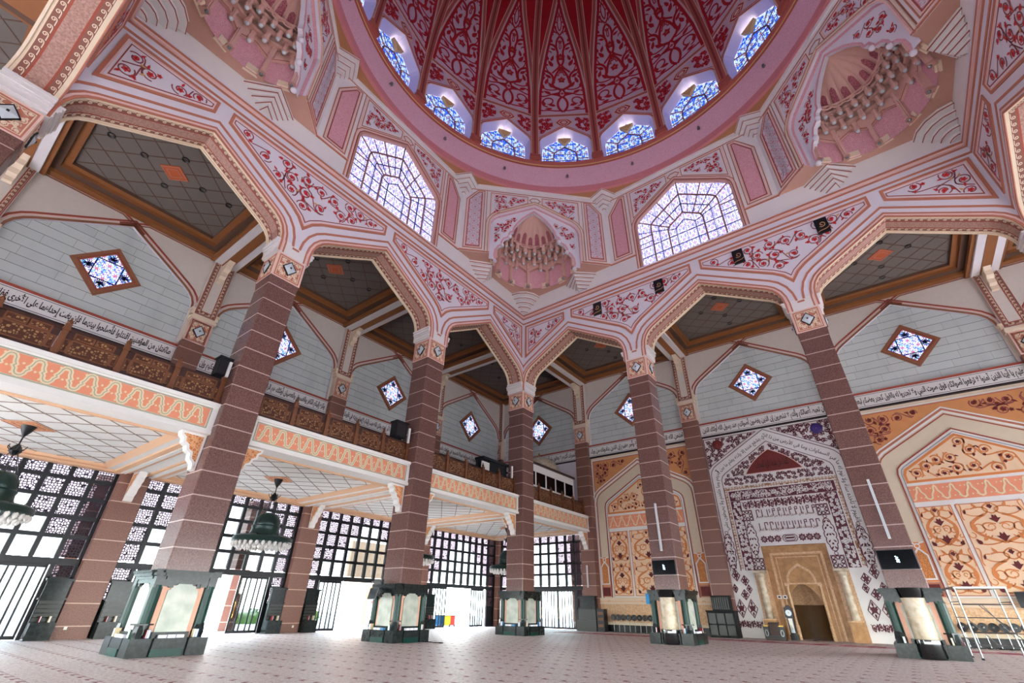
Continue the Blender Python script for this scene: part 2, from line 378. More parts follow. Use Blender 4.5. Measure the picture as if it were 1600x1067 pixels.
def vines(g, M, poly, sp, d, seed=1, lw=.07, stem='vine', fl=('bloom', 'bloom_dark'), fr=.22, margin=.14, sym=None, leaf='gold_leaf'):
    """curling stems with blossoms filling a painted panel"""
    rnd = random.Random(seed); xs = [p[0] for p in poly]; ys = [p[1] for p in poly]; P = []
    tries = int(60*(max(xs)-min(xs))*(max(ys)-min(ys))/sp/sp)+200
    for _ in range(tries):
        p = (rnd.uniform(min(xs), max(xs)), rnd.uniform(min(ys), max(ys)))
        if sym and p[0] < sp*.3: continue
        if inside(p, poly) and edist(p, poly) > margin+sp*.2 and all(math.hypot(p[0]-q[0], p[1]-q[1]) > sp for q in P): P.append(p)
    def put(path, w):
        run = []
        for q in path+[None]:
            if q is not None and inside(q, poly) and edist(q, poly) > margin*.7: run.append(q)
            else:
                if len(run) > 2:
                    g.mat(stem).ribbon(M, run, w, d-.01, d)
                    if sym: g.ribbon(M, mir(run), w, d-.01, d)
                run = []
    def fl_(x, y, r, a, k):
        if inside((x, y), poly) and edist((x, y), poly) > r*.9:
            cols = fl if k != 3 else (leaf, None)
            flower(g, M, x, y, r, a, d+.012, cols[0], cols[1], min(k, 2))
            if sym: flower(g, M, -x, y, r, PI-a, d+.012, cols[0], cols[1], min(k, 2))
    for i, (x, y) in enumerate(P):
        a0 = rnd.uniform(0, 360); sg = rnd.choice((1, -1)); r0 = sp*.47
        path = [(x+(r0*(1-.62*t))*math.cos(R(a0+sg*430*t)), y+(r0*(1-.62*t))*math.sin(R(a0+sg*430*t))) for t in [k/22 for k in range(23)]]
        put(path, lw)
        fl_(x, y, fr, rnd.uniform(0, 2*PI), rnd.choice((0, 0, 1)))
        for k in range(3):
            a = a0+sg*(70+95*k)+rnd.uniform(-15, 15); rr = r0*1.06
            fl_(x+rr*math.cos(R(a)), y+rr*math.sin(R(a)), fr*.78, R(a)+rnd.uniform(-.6, .6), rnd.choice((1, 1, 2, 2, 0, 3)))
        near = sorted((math.hypot(x-q[0], y-q[1]), j) for j, q in enumerate(P) if j != i)[:2]
        for dd, j in near:
            if j < i and dd < 2.1*sp:
                q = P[j]; ang = math.atan2(q[1]-y, q[0]-x); s_ = rnd.choice((1, -1)); nx, ny = -math.sin(ang)*s_*sp*.55, math.cos(ang)*s_*sp*.55
                put(bez((x+nx*.8, y+ny*.8), (x+nx*1.3+(q[0]-x)*.3, y+ny*1.3+(q[1]-y)*.3), (q[0]-nx*1.3-(q[0]-x)*.3, q[1]-ny*1.3-(q[1]-y)*.3), (q[0]-nx*.8, q[1]-ny*.8), 14), lw)
def runner(g, M, L, yc, h, d, unit=.36, w=.03, m='cream'):
    """a row of running wave scrolls along the length L"""
    n = max(1, int(L/unit)); u = L/n; g.mat(m)
    for i in range(n):
        cx = u*(i+.55)
        P = [(u*i-.1*u, yc-h*.42), (u*i+.2*u, yc-h*.42)]+[(cx+h*.42*(1-.78*t)*math.cos(R(-100+470*t)), yc+h*.42*(1-.78*t)*math.sin(R(-100+470*t))) for t in [k/11 for k in range(12)]]
        g.ribbon(M, P, w, 0, d)
def along(path, d0=0):
    """map (distance along a local x-z path, depth y, offset inwards) to space"""
    L = [0]
    for a, b in zip(path, path[1:]): L.append(L[-1]+math.hypot(b[0]-a[0], b[1]-a[1]))
    def f(s, y, d=0):
        for i in range(len(path)-1):
            if s <= L[i+1] or i == len(path)-2:
                a, b = path[i], path[i+1]; l = L[i+1]-L[i]; t = (s-L[i])/l; dx, dz = (b[0]-a[0])/l, (b[1]-a[1])/l
                return (a[0]+dx*(s-L[i])-dz*d, y, a[1]+dz*(s-L[i])+dx*d)
    return f, L[-1]
# ------------------------------------------------------------------ Arabic lettering (joined forms, laid right to left)
AR = {}
for k, v in {'ا': 'FE8D FE8E', 'أ': 'FE83 FE84', 'إ': 'FE87 FE88', 'آ': 'FE81 FE82', 'د': 'FEA9 FEAA', 'ذ': 'FEAB FEAC', 'ر': 'FEAD FEAE', 'ز': 'FEAF FEB0', 'و': 'FEED FEEE', 'ؤ': 'FE85 FE86', 'ة': 'FE93 FE94', 'ى': 'FEEF FEF0', 'ء': 'FE80 FE80'}.items():
    a = [chr(int(x, 16)) for x in v.split()]; AR[k] = (a[0], a[1], None, None)
for k, b in {'ب': 0xFE8F, 'ت': 0xFE95, 'ث': 0xFE99, 'ج': 0xFE9D, 'ح': 0xFEA1, 'خ': 0xFEA5, 'س': 0xFEB1, 'ش': 0xFEB5, 'ص': 0xFEB9, 'ض': 0xFEBD, 'ط': 0xFEC1, 'ظ': 0xFEC5, 'ع': 0xFEC9, 'غ': 0xFECD, 'ف': 0xFED1, 'ق': 0xFED5, 'ك': 0xFED9, 'ل': 0xFEDD, 'م': 0xFEE1, 'ن': 0xFEE5, 'ه': 0xFEE9, 'ي': 0xFEF1, 'ئ': 0xFE89}.items():
    AR[k] = tuple(chr(b+i) for i in range(4))
LA = {'ا': (0xFEFB, 0xFEFC), 'أ': (0xFEF7, 0xFEF8), 'إ': (0xFEF9, 0xFEFA), 'آ': (0xFEF5, 0xFEF6)}
def shape(txt):
    out = []; prev = False; i = 0
    while i < len(txt):
        ch = txt[i]
        if ch not in AR: out.append(ch); prev = False; i += 1; continue
        if ch == 'ل' and i+1 < len(txt) and txt[i+1] in LA:
            out.append(chr(LA[txt[i+1]][1 if prev else 0])); prev = False; i += 2; continue
        iso, fin, ini, med = AR[ch]; nxt = i+1 < len(txt) and txt[i+1] in AR and txt[i+1] != 'ء'
        if ini is None: out.append(fin if prev else iso); prev = False
        else:
            out.append(med if (prev and nxt) else fin if prev else ini if nxt else iso); prev = nxt
        i += 1
    return ''.join(reversed(out))
def lettering(txt, M, x0, x1, y0, y1, d, g, mat='ink', weight=.0, curve=None):
    """write txt in the box; curve(u, v) may bend the unit box onto a band"""
    c = bpy.data.curves.new('lettering', 'FONT'); c.body = shape(txt); c.resolution_u = 2; c.offset = weight
    o = bpy.data.objects.new('lettering', c); COL.objects.link(o)
    dg = bpy.context.evaluated_depsgraph_get(); dg.update(); ev = o.evaluated_get(dg); me = ev.to_mesh()
    vs = [v.co.copy() for v in me.vertices]; fs = [tuple(p.vertices) for p in me.polygons]; ev.to_mesh_clear()
    bpy.data.objects.remove(o); bpy.data.curves.remove(c)
    ax, bx = min(v.x for v in vs), max(v.x for v in vs); ay, by = min(v.y for v in vs), max(v.y for v in vs)
    def f(v):
        u, w = (v.x-ax)/(bx-ax), (v.y-ay)/(by-ay)
        if curve: p = curve(u, w)
        else: p = (x0+(x1-x0)*u, y0+(y1-y0)*w)
        return M(p[0], p[1], d)
    g.mat(mat).add([f(v) for v in vs], fs)
# ------------------------------------------------------------------ the square hall: arcade walls, octagon, drum and dome
HC = (18, -18, 0)
SIDES = {'back': 0, 'left': PI/2, 'front': PI, 'right': -PI/2}
g = G(); g.mat('carpet').box(-12.2, 48.2, -48.2, 12.2, -.3, 0)
fl = tag(obj('floor', g), 'pale pink patterned prayer carpet covering the whole hall floor', 'floor', kind='structure')
AH = [(5.05, 19.3), (5.05, 20.0), (4.98, 20.55), (4.82, 21.0), (4.55, 21.38), (4.2, 21.66), (0, 24.15)]
def full(h): return [(x, z) for x, z in h]+[(-x, z) for x, z in reversed(h[:-1])]
AF = full(AH)
def arch_at(c, o=0): return [(c+x, z) for x, z in (offs(AF, -o) if o else AF)]
def cutrun(pts, x0, x1):
    """the part of a left-to-right polyline between x0 and x1"""
    out = []
    for a, b in zip(pts, pts[1:]):
        if b[0] < x0 or a[0] > x1 or b[0] == a[0]:
            if b[0] == a[0] and x0 <= a[0] <= x1: out += [a, b]
            continue
        f = lambda x: (x, a[1]+(b[1]-a[1])*(x-a[0])/(b[0]-a[0]))
        out += [f(x0) if a[0] < x0 else a, f(x1) if b[0] > x1 else b]
    r = []
    for p in out:
        if not r or math.hypot(p[0]-r[-1][0], p[1]-r[-1][1]) > 1e-4: r.append(p)
    return r
M = wall(17.18)
g = G()
out = [(-17.18, 19.3)]
for c in (-12, 0, 12): out += list(reversed(arch_at(c)))
out += [(17.18, 19.3), (17.18, 27.75), (-17.18, 27.75)]
g.mat('plaster').prism(M, out, 0, 0)
g.prism(wall(18.82), [(-18.8, 19.3)]+out[1:-3]+[(18.8, 19.3), (18.8, 27.75), (-18.8, 27.75)], 0, 0)
for c in (-12, 0, 12):      # intrados in painted bands
    a = arch_at(c)
    for y0, y1, m in ((17.18, 17.34, 'cream'), (17.34, 17.62, 'scroll_ground'), (17.62, 17.7, 'rust'), (17.7, 18.3, 'arch_granite'), (18.3, 18.38, 'rust'), (18.38, 18.66, 'scroll_ground'), (18.66, 18.82, 'cream')):
        g.mat(m)
        for p, q in zip(a, a[1:]): g.quad((p[0], y0, p[1]), (q[0], y0, q[1]), (q[0], y1, q[1]), (p[0], y1, p[1]))
    g.mat('cream').ribbon(wall(18.82), arch_at(c, -.03), .1, -.05, .05)
    fa, La = along(a); runner(g, fa, La, 17.48, .24, .012); runner(g, fa, La, 18.52, .24, .012)
    for o, w, d, m in ((.05, .11, .05, 'terracotta'), (.17, .1, .06, 'rose_line'), (.3, .1, .04, 'terracotta')):
        g.mat(m).ribbon(M, arch_at(c, o), w, 0, d)
    g.mat('terracotta').ribbon(M, [p for p in arch_at(c, .74) if p[1] >= 19.3][1:-1], .14, 0, .035)
for z, w, d, m in ((26.62, .14, .05, 'terracotta'), (27.2, .13, .05, 'terracotta'), (27.4, .14, .12, 'rose_line'), (27.6, .14, .1, 'terracotta'), (27.72, .1, .14, 'plaster')):
    g.mat(m).ribbon(M, [(-17.18, z), (17.18, z)], w, 0, d)
for px in (-6, 6): g.mat('terracotta').ribbon(M, [(px-.21, 19.92), (px+.21, 19.92)], .14, 0, .035)
WH = [(4.15, 27.8), (4.15, 32.5), (4.08, 33.0), (3.85, 33.36), (3.5, 33.62), (0, 36.0)]
WF = full(WH)
g.mat('plaster_white').prism(M, [(-17.18, 27.75), (17.18, 27.75), (17.18, 29.5), (7.117, 29.5), (7.117, 38.1), (-7.117, 38.1), (-7.117, 29.5), (-17.18, 29.5)], 0, 0, [list(WF)])
for p, q in zip(WF, WF[1:]): g.mat('tan').quad((p[0], 17.18, p[1]), (q[0], 17.18, q[1]), (q[0], 17.55, q[1]), (p[0], 17.55, p[1]))
for o, w, d, m in ((.06, .14, .05, 'tan'), (.2, .08, .04, 'rust'), (.34, .1, .03, 'rose_line'), (.46, .07, .04, 'terracotta')):
    g.mat(m).ribbon(M, offs(WF, -o), w, 0, d)
for s in (-1, 1):
    T = (lambda P: [(s*x, z) for x, z in P])
    pk = [(4.92, 29.8), (6.65, 29.8), (6.72, 35.5), (5.55, 37.25), (4.92, 37.25)]
    g.mat('pink_granite').prism(M, T(offs(pk, .28, True)), 0, .015)
    for o, m in ((0, 'terracotta'), (.14, 'rose_line'), (.26, 'rust')): g.mat(m).ribbon(M, T(offs(pk, o, True)), .08, 0, .04, True)
    tp = [(.72, 36.25), (.72, 37.2), (4.28, 37.2), (4.28, 33.85), (3.95, 34.08)]
    for o, m in ((0, 'terracotta'), (.15, 'rose_line')): g.mat(m).ribbon(M, T(offs(tp, o, True)), .07, 0, .03, True)
    g.mat('terracotta').ribbon(M, T([(4.55, 29.42), (7.117, 29.42)]), .12, 0, .06); g.mat('rose_line').ribbon(M, T([(4.62, 29.56), (7.117, 29.56)]), .1, 0, .05)
    g.mat('terracotta').ribbon(M, T([(4.58, 27.85), (4.58, 37.4)]), .07, 0, .03)
g.mat('terracotta').ribbon(M, [(-.55, 36.75), (-.25, 36.45), (.25, 36.45), (.55, 36.75), (.25, 37.05), (-.25, 37.05)], .07, 0, .04, True)
g.mat('rose_line').ribbon(M, [(-.3, 36.75), (-.12, 36.57), (.12, 36.57), (.3, 36.75), (.12, 36.93), (-.12, 36.93)], .05, 0, .04, True)
g.mat('terracotta').ribbon(M, [(-7.117, 37.45), (7.117, 37.45)], .07, 0, .04); g.mat('plaster_white').ribbon(M, [(-7.117, 37.95), (7.117, 37.95)], .3, 0, .12)
ARC = g.mesh('arcade')
# painted vine panels over each pier, and the half panels at the hall corners
def pier_outline(x0, e=0):
    run = cutrun([(6+x, z) for x, z in reversed(offs(AF, -1.24-e))], x0+(e if x0 else 0), 5.62-e*.6)
    run = [p for p in run if p[1] > 20.2]
    if x0 == 0:
        r = run+[(5.62-e*.6, 26.33-e)]; return r+[(-x, z) for x, z in reversed(r)][:-1]
    return run+[(5.62-e*.6, 26.33-e), (x0+e, 26.33-e)]
def fix(poly):
    a = sum(p[0]*q[1]-q[0]*p[1] for p, q in zip(poly, poly[1:]+poly[:1])); return poly if a > 0 else poly[::-1]
def spandrel(x0, seed, flip=1):
    F = lambda e: fix([(flip*x, z) for x, z in pier_outline(x0, e)])
    g = G(); g.mat('terracotta').ribbon(M, F(.1), .16, 0, .07, True); g.mat('rose_line').ribbon(M, F(.23), .07, 0, .05, True)
    inn = F(.4); g.mat('plaster').prism(M, inn, 0, .012); g.mat('rust').ribbon(M, inn, .05, 0, .03, True)
    vines(g, M, inn, .84, .035, seed, .065, 'vine', fr=.19, margin=.1); return g
SPM = spandrel(0, 11).mesh('spandrel'); SCM = spandrel(1.06, 5).mesh('spandrel_corner'); SCM2 = spandrel(1.06, 8, -1).mesh('spandrel_corner_mirror')
def flor(s, seed):
    g = G(); tp = [(s*x, z) for x, z in [(.95, 36.45), (.95, 37.02), (4.1, 37.02), (4.1, 34.15), (3.98, 34.25)]]; tp = fix(tp)
    g.mat('plaster').prism(M, tp, 0, .012); vines(g, M, tp, .58, .03, seed, .04, 'vine', fr=.17, margin=.06); return g.mesh('window_vine')
FLR, FLL = flor(1, 3), flor(-1, 4)
NM = {'back': 'back wall beside the prayer niche', 'left': 'gallery side at left', 'front': 'side behind the near left corner', 'right': 'right hand wall past the frame edge'}
for side, rz in SIDES.items():
    w = tag(obj('wall_'+side, ARC, None, False, HC, rz), 'lilac striped arcade wall of pointed arches on the '+NM[side], 'wall', kind='structure')
    for px in (-6, 6):
        p = obj('spandrel_panel', SPM, w); p.location = (px, 0, 0)
    p = obj('spandrel_panel', SCM, w); p.location = (-18, 0, 0)
    p = obj('spandrel_panel', SCM2, w); p.location = (18, 0, 0)
    obj('vine_panel', FLR, w); obj('vine_panel', FLL, w)
# big stained windows
def leading(g, M, d, halfs, bars, w, m, closed=False):
    for h in halfs: g.mat(m).ribbon(M, full(h), w, d-.03, d+.05)
    for b in bars:
        g.ribbon(M, b, w*.75, d-.02, d+.04)
        g.ribbon(M, [(-x, z) for x, z in b], w*.75, d-.02, d+.04)
gg = G(); gg.mat('glass_big').prism(M, WF, -.3, -.3)
gl = G()
h1 = [(2.95, 27.8), (2.95, 32.0), (2.85, 32.4), (2.5, 32.75), (0, 34.5)]; h2 = [(1.5, 27.8), (1.5, 30.9), (1.35, 31.25), (0, 32.2)]; h3 = [(.85, 27.8), (.85, 30.7), (0, 31.4)]; h4 = [(2.25, 27.8), (2.25, 31.7), (0, 33.3)]
leading(gl, M, -.26, [h1, h2], [[(0, 32.2), (0, 36)], [(1.4, 31.2), (3.95, 33.2)], [(.8, 31.65), (2.0, 34.65)], [(2.95, 31.2), (4.15, 31.2)], [(1.5, 29.5), (1.5, 29.6)]], .12, 'bronze_lead')
leading(gl, M, -.27, [h3, h4], [[(0, z), (4.15, z)] for z in (28.9, 30.0)]+[[(1.5, 31.0), (4.15, 31.9)], [(2.95, 30.5), (4.15, 30.5)]]+[[(.4, 31.9), (.9, 35.3)], [(1.2, 31.4), (2.9, 33.9)], [(.85, 30.7), (1.5, 30.9)]]+[[(3.55, 27.8), (3.55, 27.9)]], .05, 'blue_lead')
GB, GL = gg.mesh('glass'), gl.mesh('leading')
for i, (side, rz) in enumerate(SIDES.items()):
    w = tag(thing('window_%d' % (i+1), 'large pointed stained window over the middle arch of the '+NM[side], 'window', HC, rz), 'large pointed stained window over the middle arch of the '+NM[side], 'window', 'large stained windows of the octagon', 'structure')
    obj('glass', GB, w); obj('leading', GL, w)
# diagonal faces with their honeycomb niches
def rosettes(g, M, cx, z0, z1, r):
    n = int(round((z1-z0)/(1.62*r))); st = (z1-z0)/n; g.mat('plaster')
    for i in range(n+1):
        z = z0+st*i; half_ = i in (0, n)
        for k in range(10):
            a = R(36*k); pt = lambda q, b: (cx+q*math.cos(b), z+q*math.sin(b)); ok = lambda p: abs(p[0]-cx) < r+.02 and z0-.1 < p[1] < z1+.1
            for P in ([pt(.22*r, a), pt(.5*r, a+R(18)), pt(.98*r, a)], [pt(.22*r, a), pt(.5*r, a-R(18)), pt(.98*r, a)], [pt(.5*r, a+R(18)), pt(.86*r, a+R(18))]):
                if all(ok(p) for p in P): g.ribbon(M, P, .065, 0, .03)
    g.ribbon(M, rect(cx-r-.05, cx+r+.05, z0-.25, z1+.1), .04, 0, .03, True)
g = G()
NH = [(4.3, 29.4), (4.3, 33.0), (4.22, 33.5), (3.98, 33.95), (3.6, 34.3), (0, 36.1)]; NF = full(NH)
g.mat('plaster_white').prism(M, [(-7.117, 29.4), (-4.3, 29.4)]+list(reversed(NF))[1:-1]+[(4.3, 29.4), (7.117, 29.4), (7.117, 38.1), (-7.117, 38.1)], 0, 0)
for p, q in zip(NF, NF[1:]):
    g.mat('plaster').quad((p[0], 17.18, p[1]), (q[0], 17.18, q[1]), (q[0], 17.36, q[1]), (p[0], 17.36, p[1]))
    g.mat('pink_granite').quad((p[0], 17.36, p[1]), (q[0], 17.36, q[1]), (q[0], 17.62, q[1]), (p[0], 17.62, p[1]))
for o, w, d, m in ((.07, .12, .05, 'rose_line'), (.2, .06, .03, 'terracotta'), (.34, .08, .05, 'cream'), (.45, .06, .03, 'terracotta')): g.mat(m).ribbon(M, offs(NF, -o), w, 0, d)
for s in (-1, 1):
    T = (lambda P: fix([(s*x, z) for x, z in P])); T0 = (lambda P: [(s*x, z) for x, z in P])
    pk = T([(5.02, 29.85), (6.72, 29.85), (6.72, 36.0), (5.7, 37.3), (5.02, 37.3)])
    for o, m in ((0, 'terracotta'), (.13, 'rose_line'), (.24, 'rust')): g.mat(m).ribbon(M, offs(pk, o, True), .08, 0, .04, True)
    g.mat('pink_granite').prism(M, offs(pk, .26, True), 0, .012); rosettes(g, M, s*5.87, 30.35, 36.9, .62)
    g.mat('terracotta').ribbon(M, T0([(4.3, 29.5), (7.117, 29.5)]), .12, 0, .06); g.mat('rose_line').ribbon(M, T0([(4.7, 29.64), (7.117, 29.64)]), .08, 0, .05)
    g.mat('terracotta').ribbon(M, T0([(4.78, 29.5), (4.78, 37.4)]), .06, 0, .03)
    tp = T([(.72, 36.3), (.72, 37.2), (4.4, 37.2), (4.4, 33.95), (4.2, 34.35)])
    for o, m in ((0, 'terracotta'), (.13, 'rose_line')): g.mat(m).ribbon(M, offs(tp, o, True), .07, 0, .03, True)
g.mat('terracotta').ribbon(M, [(-.55, 36.75), (-.25, 36.45), (.25, 36.45), (.55, 36.75), (.25, 37.05), (-.25, 37.05)], .07, 0, .04, True)
g.mat('terracotta').ribbon(M, [(-7.117, 37.45), (7.117, 37.45)], .07, 0, .04); g.mat('plaster_white').ribbon(M, [(-7.117, 37.95), (7.117, 37.95)], .3, 0, .12)
# horizontal soffit between the face and the corner, cut back round the niche
RN = 3.9; NY = 17.6
semi = [(RN*math.cos(R(a)), NY+RN*math.sin(R(a))) for a in range(0, 181, 6)]
sof = [(7.117, 17.18), (0, 24.297), (-7.117, 17.18), (-4.3, 17.18), (-4.3, NY)]+semi[::-1]+[(4.3, NY), (4.3, 17.18)]
g.mat('tan').prism(ceil(29.4), sof, 0, 0)
g.mat('rose_line').prism(ceil(29.4), sof, -.12, -.12)
for i in range(7):        # small pale blocks standing round the niche floor edge
    a = R(12+26*i); c, s_ = math.cos(a), math.sin(a); bx = G(); bx.mat('cream').box(-.32, .32, -.1, .12, 0, .42); bx.box(-.42, .42, .12, .24, 0, .22)
    g.join(bx, Matrix.Translation((c*(RN-.02), NY+s_*(RN-.02), 29.28)) @ Matrix.Rotation(a-PI/2, 4, 'Z'))
DIA = g.mesh('octagon_face')
# niche pieces
g = G()
fp = [(4.3, 29.1)]+NH[1:]
sc = [(3.62, 29.1), (3.72, 29.6), (3.66, 30.2), (3.4, 30.7), (3.1, 30.95), (3.08, 31.3), (2.9, 31.7), (2.45, 31.98), (2.4, 32.3), (2.3, 32.6), (2.02, 32.72), (1.95, 33.2), (1.6, 33.9), (1.1, 34.6), (.5, 35.2), (0, 35.62)]
FPN = wall(NY); lip = full(sc)
outl = full(fp)+list(reversed(lip))
g.mat('plaster').prism(FPN, outl, 0, 0)
for p, q in zip(lip, lip[1:]):
    g.mat('plaster').quad((p[0], NY, p[1]), (q[0], NY, q[1]), (q[0], NY+.3, q[1]), (p[0], NY+.3, p[1]))
g.mat('pink_granite').ribbon(FPN, offs(lip, -.09), .16, 0, .02)
for s in (-1, 1):
    vp = fix([(s*x, z) for x, z in [(3.95, 30.6), (3.95, 33.3), (3.4, 33.95), (1.3, 35.0), (1.9, 34.0), (2.5, 32.9), (3.35, 31.7)]])
    vines(g, FPN, vp, .62, .03, 21+s, .045, 'vine', fr=.17, margin=.06)
NFRONT = g.mesh('niche_front')
g = G(); g.mat('plaster').ball((0, 0, 0), .2, 10, 6); BEAD = g.mesh('bead', True)
BEADS = [(s_*x, NY+.02, z) for s_ in (-1, 1) for x, z in ((3.72, 28.95), (3.1, 30.9), (2.38, 32.1))]
def polar(r, a, z): return (r*math.cos(a), NY+r*math.sin(a), z)
g = G(); g.mat('pink_granite').grid(lambda u, v: polar(RN, PI/2-PI/12+PI/6*u, 29.2+3.0*v), 4, 2)
rr = RN-.18
for e0, e1 in ((PI/2-PI/12, PI/2), (PI/2+PI/12, PI/2)):
    g.mat('niche_stone').quad(polar(rr, e0, 30.95), polar(rr, e1, 31.6), polar(rr, e1, 32.3), polar(rr, e0, 32.3)); g.quad(polar(rr, e0, 30.95), polar(rr, e1, 31.6), polar(RN, e1, 31.6), polar(RN, e0, 30.95)); g.mat('rust').ribbon(lambda u, v, d=0: polar(rr-.01-d, u, v), [(e0, 31.0), (e1, 31.65)], .02, 0, .01)
for p in g.v: pass
g.v = [(x, y-NY, z) for x, y, z in g.v]; PINKP = g.mesh('back_panel')
bx = G(); bx.mat('niche_stone').box(-.13, .13, -.02, .34, .25, 2.1); bx.box(-.07, .07, -.1, .0, .3, 2.1); bx.mat('tan').box(-.19, .19, -.08, .36, .08, .28); bx.mat('steel').ball((0, .0, .06), .12, 8, 5)
PIL = bx.mesh('niche_pilaster')
def tier(r0, r1, z0, z1, n, ph):
    g = G(); g.mat('niche_stone')
    def f(u, v):
        x = n*u+ph; k = abs(2*(x-math.floor(x))-1); sc = 1-k**1.7     # pocket profile between two ridges
        b = min(1, v*7)*math.sqrt(max(0, 1-v**3)); r = r0+(r1-r0)*v**2+.7*sc*b; z = z0+(z1-z0)*v+.2*sc*math.sin(PI*v)
        return polar(r, PI*u, z)
    g.grid(f, n*10, 12)
    return g.mesh('tier', True)
TN = [(3.72, 3.3, 31.5, 32.2, 9, .5), (3.34, 2.96, 32.0, 32.65, 9, 0), (3.0, 2.64, 32.45, 33.05, 9, .5), (2.7, 2.34, 32.85, 33.4, 9, 0)]
TIERS = [tier(*q) for q in TN]
g = G(); g.mat('niche_stone').lathe([(.0, -.42), (.1, -.36), (.17, -.2), (.15, -.02), (.12, .1), (.16, .3), (.16, .5)], 8); g.mat('lamp_glass').ball((0, 0, -.36), .12, 8, 5); PEND = g.mesh('pendant', True)
PENDS = []
for r0, r1, z0, z1, n, ph in TN:
    for i in range(n+1):
        a = PI*(i-ph)/n if ph else PI*i/n
        if .03 < a < PI-.03: PENDS.append(polar(r0-.05, a, z0+.1))
g = G()
HP = [(2.42, 33.25), (2.4, 33.6), (2.25, 34.1), (1.95, 34.6), (1.5, 35.05), (.9, 35.4), (.3, 35.6), (.02, 35.64)]
def hood(u, v):
    i = min(int(v*(len(HP)-1)), len(HP)-2); t = v*(len(HP)-1)-i; r = HP[i][0]*(1-t)+HP[i+1][0]*t; z = HP[i][1]*(1-t)+HP[i+1][1]*t
    x = 11*u; k = abs(2*(x-math.floor(x))-1); return polar(r*(1+.075*(1-k**2)*(1-v*.6)), PI*u, z)
g.mat('niche_stone').grid(hood, 132, 14)
for i in range(11):     # inlaid tongues round the foot of the hood
    am = PI*(i+.5)/11
    def tg(u, v, am=am, k=i % 2):
        w = .088*(1 if v < .75 else math.sqrt(max(0, 1-((v-.75)/.25)**2))+.001); vv = .03+v*(.42 if k == 0 else .34); h = hood((am+w*(2*u-1))/PI, vv); r = math.hypot(h[0], h[1]-NY)-.025
        return polar(r, am+w*(2*u-1), h[2])
    g.mat('niche_inlay').grid(tg, 6, 10)
g.mat('niche_stone').tube([polar(2.42+.12*(1-abs(2*((11*i/132) % 1)-1)**2), PI*i/132, 33.2) for i in range(133)], .06, 6)
HOOD = g.mesh('hood', True)
def corbel(ctr):
    g = G()
    for k in range(5):
        z1 = 29.4-.32*k; z0 = z1-.29
        if ctr:    # in the hall corner, under the niche
            r = 2.0-.36*k; P = [(0, 24.297)]+[(r*math.cos(a), 24.297+r*math.sin(a)) for a in [R(225+90*i/4) for i in range(5)]]
        else:      # beside the fold, against the wall that runs at 45 degrees
            q = .26*k; P = [(6.0-q*.7, 18.3+q*.7), (3.7+q*.9, 20.6-q*.9), (3.85+q*.42, 18.45+q*.55)]
        P = fix(P); I = offs(P, .03, True)
        g.mat('plaster_white').prism(floorM(z0), I, 0, z1-z0, back=True); g.mat('rust').prism(floorM(z0+.04), P, 0, .06, back=True)
    return g
cb = corbel(False); CBR = cb.mesh('stepped_corbel'); c2 = G(); c2.join(cb, Matrix.Scale(-1, 4, (1, 0, 0))); CBL = c2.mesh('stepped_corbel'); CBC = corbel(True).mesh('stepped_corbel')
FLR2 = flor(1, 13); FLL2 = flor(-1, 14)
# stepped brackets at the octagon corners under the drum
g = G()
for k in range(5):
    a = .25+.3*k; z0 = 36.55+.33*k
    V = 18.6; t8 = R(22.5)
    P = [(0, V), (-a*math.cos(t8)*1.0, V-a*math.sin(t8)), (0, V-a*1.15), (a*math.cos(t8), V-a*math.sin(t8))]
    P = fix(P); g.mat('plaster_white').prism(floorM(z0), offs(P, .025, True), 0, .31, back=True); g.mat('rust').prism(floorM(z0+.04), P, 0, .05, back=True)
OCB = g.mesh('stepped_bracket')
DN = {'back_left': (R(45), 'over the corner column between gallery and prayer niche'), 'back_right': (R(-45), 'at upper right'), 'front_left': (R(135), 'at upper left'), 'front_right': (R(-135), 'over the near right corner')}
for nme, (rz, where) in DN.items():
    w = tag(obj('wall_'+nme, DIA, None, False, HC, rz), 'pink diagonal wall with honeycomb niche '+where, 'wall', kind='structure')
    obj('niche_front', NFRONT, w)
    for p in BEADS: o = obj('bead', BEAD, w); o.location = p
    for i in range(6): o = obj('back_panel', PINKP, w); o.location = (0, NY, 0); o.rotation_euler = (0, 0, PI*(i+.5)/6-PI/2)
    for i in range(7):
        a = PI*i/6+(.05 if i == 0 else -.05 if i == 6 else 0); o = obj('niche_pilaster', PIL, w); o.location = (math.cos(a)*(RN-.3), NY+math.sin(a)*(RN-.3), 29.1); o.rotation_euler = (0, 0, a-PI/2)
    for p in PENDS: o = obj('pendant', PEND, w); o.location = p; o.scale = (1.25, 1.25, 1.15)
    for t_ in TIERS: obj('muqarnas_tier', t_, w)
    obj('niche_hood', HOOD, w); obj('stepped_corbel', CBR, w); obj('stepped_corbel', CBL, w); obj('stepped_corbel', CBC, w)
    obj('vine_panel', FLR2, w); obj('vine_panel', FLL2, w)
# brown ceiling between octagon and drum, with its stepped brackets
g = G()
N = 128; ri, ro = [], []
for i in range(N):
    a = 2*PI*i/N; k = ((a+R(22.5)) % R(45))-R(22.5); ri.append((17.0*math.cos(a), 17.0*math.sin(a), 38.12)); ro.append((17.2/math.cos(k)*math.cos(a), 17.2/math.cos(k)*math.sin(a), 38.12))
g.mat('brown_soffit').add(ri+ro, [(i, (i+1) % N, N+(i+1) % N, N+i) for i in range(N)])
g.add([(x*1.0, y, z+.3) for x, y, z in ri]+[(x*1.05, y*1.05, z+.3) for x, y, z in ro], [(i, (i+1) % N, N+(i+1) % N, N+i) for i in range(N)])
w = tag(obj('ceiling', g, None, False, HC), 'brown flat ceiling wedges between octagon and round drum', 'ceiling', kind='structure')
for k in range(8):
    b = obj('stepped_bracket', OCB, w); b.rotation_euler = (0, 0, R(22.5+45*k))
